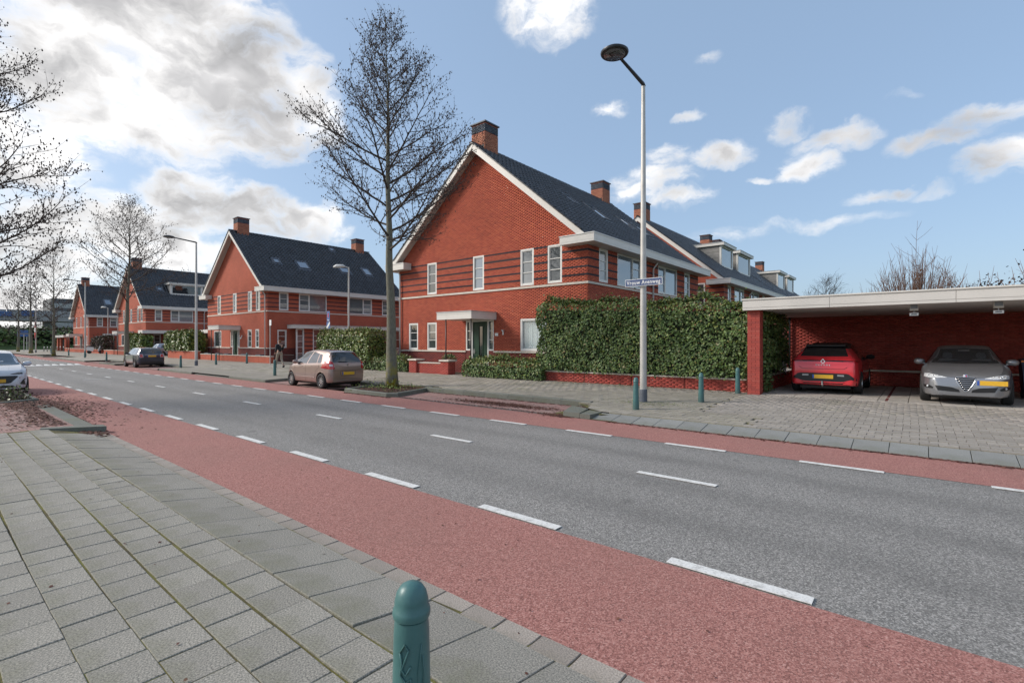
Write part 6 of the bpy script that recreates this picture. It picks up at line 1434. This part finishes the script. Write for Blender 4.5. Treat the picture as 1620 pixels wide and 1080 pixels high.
def clm(n):
    x = rng.uniform(-2.9, 4.5, n); return np.stack([x, rng.normal(0, .35, n), 3.45+rng.exponential(.28, n)*np.clip((x+3)/2.2, .2, 1.2)*.8], -1)
scatter('leaves', 1500, clm, 'catkin', .075, parent=scr, flat=1.0)
b = MB()
for i in range(60):
    x = random.uniform(-2.9, 4.4); p = Vector((x, random.gauss(0, .2), 3.3)); q = p+Vector((random.gauss(0, .3), random.gauss(0, .2), random.uniform(.5, 1.4)*(.5+(x+3)/6))); b.tube([p, p.lerp(q, .5)+Vector((.06, 0, 0)), q], [.014, .010, .004], 4, cap=False)
b.build('stems', M['shrub_stem'], scr, kind='stuff')

# ------------------------------------------------------------------ weeds, litter, small plants
def in_bed(x0, y0, x1, y1, z, s=.02):
    return lambda n: np.stack([rng.uniform(x0, x1, n), rng.uniform(y0, y1, n), z+rng.exponential(s, n)], -1)
scatter('bed_weeds', 420, lambda n: np.stack([-15.2+rng.normal(0, .75, n), 11.0+rng.normal(0, .42, n), .10+rng.exponential(.07, n)], -1), 'weed_leaf', .055, parent=bedA, flat=.9)
scatter('bed_litter', 1300, lambda n: np.stack([rng.uniform(-15.6, -13.7, n), rng.uniform(9.95, 11.9, n), np.full(n, .105)+rng.random(n)*.02], -1), 'dead_leaf', .05, parent=bedA)
scatter('low_heather', 2600, in_bed(-21.9, .0, -19.7, 2.15, .12, .09), 'heather_leaf', .05, parent=nbed, flat=1.0)
scatter('low_green', 900, in_bed(-21.9, .4, -19.6, 2.15, .12, .11), 'laurel_leaf', .05, parent=nbed, flat=1.0)
scatter('fallen_leaves', 1200, in_bed(-21.8, -.4, -19.3, 2.1, .11, .01), 'dead_leaf', .05, parent=nbed)
def near_litter(n):
    a = np.stack([-18.6+rng.normal(0, 2.3, n), 2.35+rng.exponential(.38, n), np.full(n, .012)], -1); a = a[(a[:, 0] < -11)&(a[:, 1] > 2.3)&(a[:, 1] < 3.75)]
    m = n; c = np.stack([rng.uniform(-19.2, -13.2, m), 1.95-rng.exponential(.35, m), np.full(m, .116)], -1); c = c[(c[:, 1] > -.5)]
    d = np.stack([-12.15+rng.normal(0, .35, 260), 2.15+rng.normal(0, .12, 260), np.full(260, .02)+rng.random(260)*.04], -1); d[:, 0] = np.where(d[:, 1] < 2.2, np.maximum(d[:, 0], -12.35), d[:, 0])
    e = np.stack([rng.uniform(-18, -13, 350), rng.uniform(2.31, 2.45, 350), np.full(350, .016)], -1)
    f = np.stack([rng.uniform(-19.1, -17.0, 700), rng.uniform(1.5, 2.6, 700), np.full(700, .10)], -1); f[:, 2] = np.where(f[:, 1] > 2.3, .014, .12)
    return np.concatenate([a, c, d, e, f])
o = scatter('fallen_leaves', 1500, near_litter, 'dead_leaf', .055, 'brown fallen leaves strewn over the near parking bay and cycle lane', 'leaves')
def far_litter(n):
    k = n//4
    a = np.stack([rng.uniform(-13, -6.4, k), 9.86+np.abs(rng.normal(0, .035, k)), np.full(k, .02)], -1)
    b_ = np.stack([rng.uniform(-13.6, -7, k), np.zeros(k), np.full(k, .016)], -1); b_[:, 1] = 11.60-rng.exponential(.06, k)
    c = np.stack([-9.2+rng.normal(0, .95, k*4), 10.6+rng.normal(0, .16, k*4), np.full(k*4, .016)], -1)
    d = np.stack([-6.7+rng.normal(0, .25, k), 9.85+rng.normal(0, .10, k), np.full(k, .02)], -1)
    e = np.stack([rng.uniform(-5.4, 3, k*2), 9.79-rng.exponential(.025, k*2), np.full(k*2, .012)], -1)
    f = np.stack([rng.uniform(-15.6, -13, k), 9.64-rng.exponential(.03, k), np.full(k, .012)], -1)
    return np.concatenate([a, b_, c, d, e, f])
scatter('fallen_leaves', 2200, far_litter, 'dead_leaf', .045, 'dark leaf litter collected along the far kerb and in the empty parking bay', 'leaves')
scatter('fallen_leaves', 230, lambda n: np.stack([rng.uniform(-12, 4, n), rng.uniform(-1, 3.8, n), np.full(n, .126)], -1)*np.array([1, 1, 1]), 'dead_leaf', .022, 'single small leaves scattered over the near pavement', 'leaves')
for o in COL.objects:
    if o.get('label', '').startswith('single small'):
        v = np.empty(len(o.data.vertices)*3); o.data.vertices.foreach_get('co', v); v = v.reshape(-1, 3); k = v[:, 1] > 1.7; v[k, 2] -= np.clip((v[k, 1]-1.61)*.15, 0, .115); o.data.vertices.foreach_set('co', v.ravel())
scatter('moss_patch', 420, lambda n: np.stack([-5.6+rng.normal(0, .6, n), 12.3+rng.normal(0, .35, n), .165+rng.random(n)*.01], -1), 'weed_leaf', .03, 'thin yellow-green moss round the foot of the street name lamp', 'moss')
scatter('wall_foot_weeds', 380, lambda n: np.stack([rng.uniform(-11.7, -3.3, n), np.where(rng.random(n) < .8, 16.12, 15.68)+rng.normal(0, .05, n), .23+rng.exponential(.02, n)], -1), 'litter_leaf', .05, 'weeds and litter along the foot of the ivy hedge wall', 'weeds')

# ------------------------------------------------------------------ person, scooter, railing
def skin_mesh(name, J, E, mat, parent, lvl=1):
    me = bpy.data.meshes.new(name); me.from_pydata([j[:3] for j in J], E, []); me.materials.append(M[mat])
    o = bpy.data.objects.new(name, me); COL.objects.link(o); o.parent = parent
    m = o.modifiers.new('skin', 'SKIN'); m.use_smooth_shade = True
    for i, j in enumerate(J):
        me.skin_vertices[0].data[i].radius = (j[3], j[4] if len(j) > 4 else j[3]); me.skin_vertices[0].data[i].use_root = (i == 0)
    s2 = o.modifiers.new('sub', 'SUBSURF'); s2.levels = lvl; s2.render_levels = lvl; return o
pr = empty('person', (-30.8, 14.5, far_z(0, 14.5)), 'person with brown hair in a dark jacket and tan trousers walking to the left', 'person', R(180))
# x forward, y left; mid-stride
J = [(0, 0, .95, .13, .10), (0, 0, 1.15, .12, .09), (-.01, 0, 1.36, .14, .09), (0, 0, 1.50, .05), (.03, 0, 1.60, .085, .075), (.035, 0, 1.70, .07, .065),
     (.0, .10, .88, .085), (.17, .10, .50, .055), (.28, .10, .09, .04), (.40, .10, .04, .035),
     (.0, -.10, .88, .085), (-.06, -.10, .48, .055), (-.34, -.10, .16, .04), (-.28, -.10, .03, .03),
     (-.01, .19, 1.40, .06), (-.10, .24, 1.13, .042), (.04, .25, .92, .032), (.09, .25, .84, .03),
     (-.01, -.19, 1.40, .06), (.10, -.24, 1.14, .042), (.30, -.22, 1.0, .032), (.38, -.20, .98, .03)]
E_ = [(0,1),(1,2),(2,3),(3,4),(4,5),(0,6),(6,7),(7,8),(8,9),(0,10),(10,11),(11,12),(12,13),(2,14),(14,15),(15,16),(16,17),(2,18),(18,19),(19,20),(20,21)]
skin_mesh('body', J, E_, 'skin', pr)
skin_mesh('trousers', [(0, 0, .98, .145, .115), (.0, .10, .88, .10), (.17, .10, .50, .07), (.27, .10, .13, .06), (.0, -.10, .88, .10), (-.06, -.10, .48, .07), (-.31, -.10, .19, .06)], [(0,1),(1,2),(2,3),(0,4),(4,5),(5,6)], 'trouser_tan', pr)
skin_mesh('jacket', [(0, 0, .93, .165, .13), (0, 0, 1.15, .16, .12), (-.01, 0, 1.38, .17, .115), (0, 0, 1.47, .08), (-.01, .20, 1.40, .08), (-.10, .25, 1.13, .06), (.03, .255, .95, .048), (-.01, -.20, 1.40, .08), (.10, -.25, 1.14, .06), (.27, -.225, 1.02, .048)], [(0,1),(1,2),(2,3),(2,4),(4,5),(5,6),(2,7),(7,8),(8,9)], 'jacket_dark', pr)
skin_mesh('hair', [(-.02, 0, 1.72, .10), (-.05, 0, 1.62, .095), (-.09, 0, 1.52, .06)], [(0,1),(1,2)], 'hair_brown', pr)
for x, z, a in ((.37, .05, 0), (-.30, .07, R(-50))):
    o = MB().box(-.10, -.045, -.04, .15, .045, .04).build('shoe', M['shoe'], pr); o.location = (x, .10 if x > 0 else -.10, z); o.rotation_euler = (0, -a, 0)
t = empty('motor_scooter', (-88.4, 16.0, far_z(0, 16)), 'white and black scooter parked by the far garden wall', 'scooter', R(75))
for x in (-.6, .62): b = MB(); b.lathe([(.24, -.05), (.26, 0), (.24, .05)], 18, (x, 0, .26), axis='y'); b.build('wheel', M['tyre'], t)
b = MB(); b.prism_y([(-.95, .75), (-.85, .45), (-.2, .35), (-.1, .8), (-.2, .9), (-.8, .95)], -.16, .16); b.build('rear_body', M['sign_white'], t)
b = MB(); b.prism_y([(.3, .35), (.45, .35), (.62, 1.05), (.5, 1.1)], -.2, .2); b.build('front_shield', M['sign_white'], t)
MB().box(-.2, -.14, .28, .36, .14, .36).build('foot_board', M['black_metal'], t); MB().box(-.85, -.14, .94, -.1, .14, 1.04).build('seat', M['black_metal'], t)
b = MB(); b.tube([(.62, 0, .26), (.46, 0, 1.15), (.44, 0, 1.2)], .035, 8); b.tube([(.42, -.34, 1.25), (.46, 0, 1.2), (.42, .34, 1.25)], .02, 6); b.build('handlebar', M['black_metal'], t)
t = empty('low_railing', (-35.9, 16.5, .2), 'low black railing at the end of the long low garden wall', 'railing')
for k in range(22): MB().tube([(k*.14, 0, 0), (k*.14, 0, .72)], .010, 5).build('bar', M['black_metal'], t)
for z in (.1, .70): MB().box(-.02, -.012, z, 2.96, .012, z+.03).build('rail', M['black_metal'], t)

# ------------------------------------------------------------------ left background
bank = MB(); bank.add([(-150, -120, -.02), (-150, 90, -.02), (-163, 90, 3.2), (-163, -120, 3.2), (-186, 90, 3.3), (-186, -120, 3.3)], [(0, 1, 2, 3), (3, 2, 4, 5)]); bank.build('grass_bank', M['verge_grass'], kind='structure')
poly_sheet('cross_road', rect(-149.5, -120, -133, 90), .02, M['asphalt'], kind='structure')
hedge('bank_shrubs', -160, 6, -155, 60, 1.0, 4.6, 'dark shrubs along the grass bank below the viaduct', leaf='ivy_leaf', tip='heather_leaf', dens=11, size=.55, amp=1.4, cat='shrubs')
t = empty('viaduct', (-172, 0, 0), 'grey elevated viaduct crossing behind the left end of the street', 'viaduct')
for k in range(12): MB().box(-4, -90+k*16+.03, 7.1, 4, -74+k*16-.03, 8.3).build('deck_span', M['viaduct_concrete'], t)
for k in range(12): MB().box(-1.2, -90+k*16-1.1, 0, 1.2, -90+k*16+1.1, 7.1).build('pier', M['viaduct_concrete'], t)
for k in range(48): MB().box(4.0, -90+k*4+.05, 8.3, 4.12, -86+k*4-.05, 9.7).build('barrier_panel', M['barrier_glass'], t)
MB().box(-5, -90, 3.3, -4.6, 102, 5.4).build('retaining_wall', M['viaduct_concrete'], t)
t = empty('office_block', (-215, 34, 0), 'dark grey office block beyond the viaduct beside the farthest house', 'building')
MB().box(-8, -7, 0, 8, 6, 15.5).build('wall', M['office_grey'], t)
for k in range(4): MB().box(8.0, -6.4, 3.6+k*3, 8.06, 5.4, 5.0+k*3).build('window_band', M['barrier_glass'], t)
for i, (y, z, w_, h_, lab) in enumerate(((13.6, 8.6, 2.6, 1.2, 'wide blue road sign left on the viaduct edge'), (17.6, 8.9, 2.2, 1.3, 'wide blue road sign right on the viaduct edge'))):
    t = empty('road_sign', (-167.6, y, z), lab, 'sign', group='blue road signs on the viaduct'); MB().box(0, -w_/2, -h_/2, .12, w_/2, h_/2).build('sign_plate', M['sign_blue'], t); MB().box(-.1, -.1, -h_/2-1, 0, .1, h_/2).build('bracket', M['steel'], t)
t = empty('road_sign', (-140, 14.0, 0), 'blue direction sign on two posts at the left end of the street', 'sign')
MB().box(-.05, -.8, 3.0, .05, .8, 4.3).build('sign_plate', M['sign_blue'], t)
for y in (-.6, .6): MB().tube([(-.1, y, 0), (-.1, y, 4.3)], .06, 8).build('post', M['lamp_pole'], t)
t = empty('metal_gantry', (-128, 13.3, 0), 'grey T-shaped metal frame on two posts near the grass bank', 'gantry')
for y in (-.35, .35): MB().tube([(0, y, 0), (0, y, 3.4)], .06, 8).build('post', M['lamp_pole'], t)
MB().box(-.06, -.95, 3.3, .06, .95, 3.55).build('crossbar', M['sign_grey'], t)
t = empty('bicycle_rack', (-118, 14.4, .1), 'row of galvanised bicycle hoops before the brick garage', 'bicycle rack')
for k in range(9):
    b = MB(); y = k*.42; b.tube([(0, y, 0), (0, y, .75), (.12, y, .95), (.6, y, .95), (.72, y, .75), (.72, y, 0)], .035, 6); b.build('hoop', M['steel'], t, smooth=True)
t = empty('garage', (-124.5, 17, 0), 'flat-roofed red brick garage with pale fascia left of the farthest house', 'garage')
for a, c in ((0, .9), (3.0, 3.6), (7.4, 8.2)): MB().box(a, 0, 0, c, .6, 2.7).build('pier', M['far_brick'], t)
MB().box(0, 5.5, 0, 8.2, 5.8, 2.7).build('back_wall', M['far_brick'], t); MB().box(-.2, -.3, 2.7, 8.4, 6, 3.1).build('flat_roof', M['cream_paint'], t)
for k in range(18): MB().box(3.65+k*.205, .25, .2, 3.73+k*.205, .3, 2.3).build('gate_bar', M['black_metal'], t)
MB().box(1.0, .3, 0, 2.9, .36, 2.4).build('gate_leaf', M['black_metal'], t)
# flat carport roof between the second and third houses
t = empty('carport', (-72.6, 17.2, 0), 'flat white carport roof behind the dark navy hatchback', 'carport')
MB().box(-.2, 0, 2.86, 1.6, 4.6, 3.25).build('side_roof', M['cream_paint'], t); MB().box(1.61, 4.0, 2.86, 19.4, 9, 3.25).build('flat_roof', M['cream_paint'], t)
MB().box(.4, .2, .2, .95, .75, 2.86).build('pillar', M['far_brick'], t); MB().box(1.7, 8.6, .2, 19.3, 8.9, 2.86).build('back_wall', M['far_brick'], t); MB().box(6.2, 4.2, .2, 6.7, 4.7, 2.86).build('pillar', M['far_brick'], t)
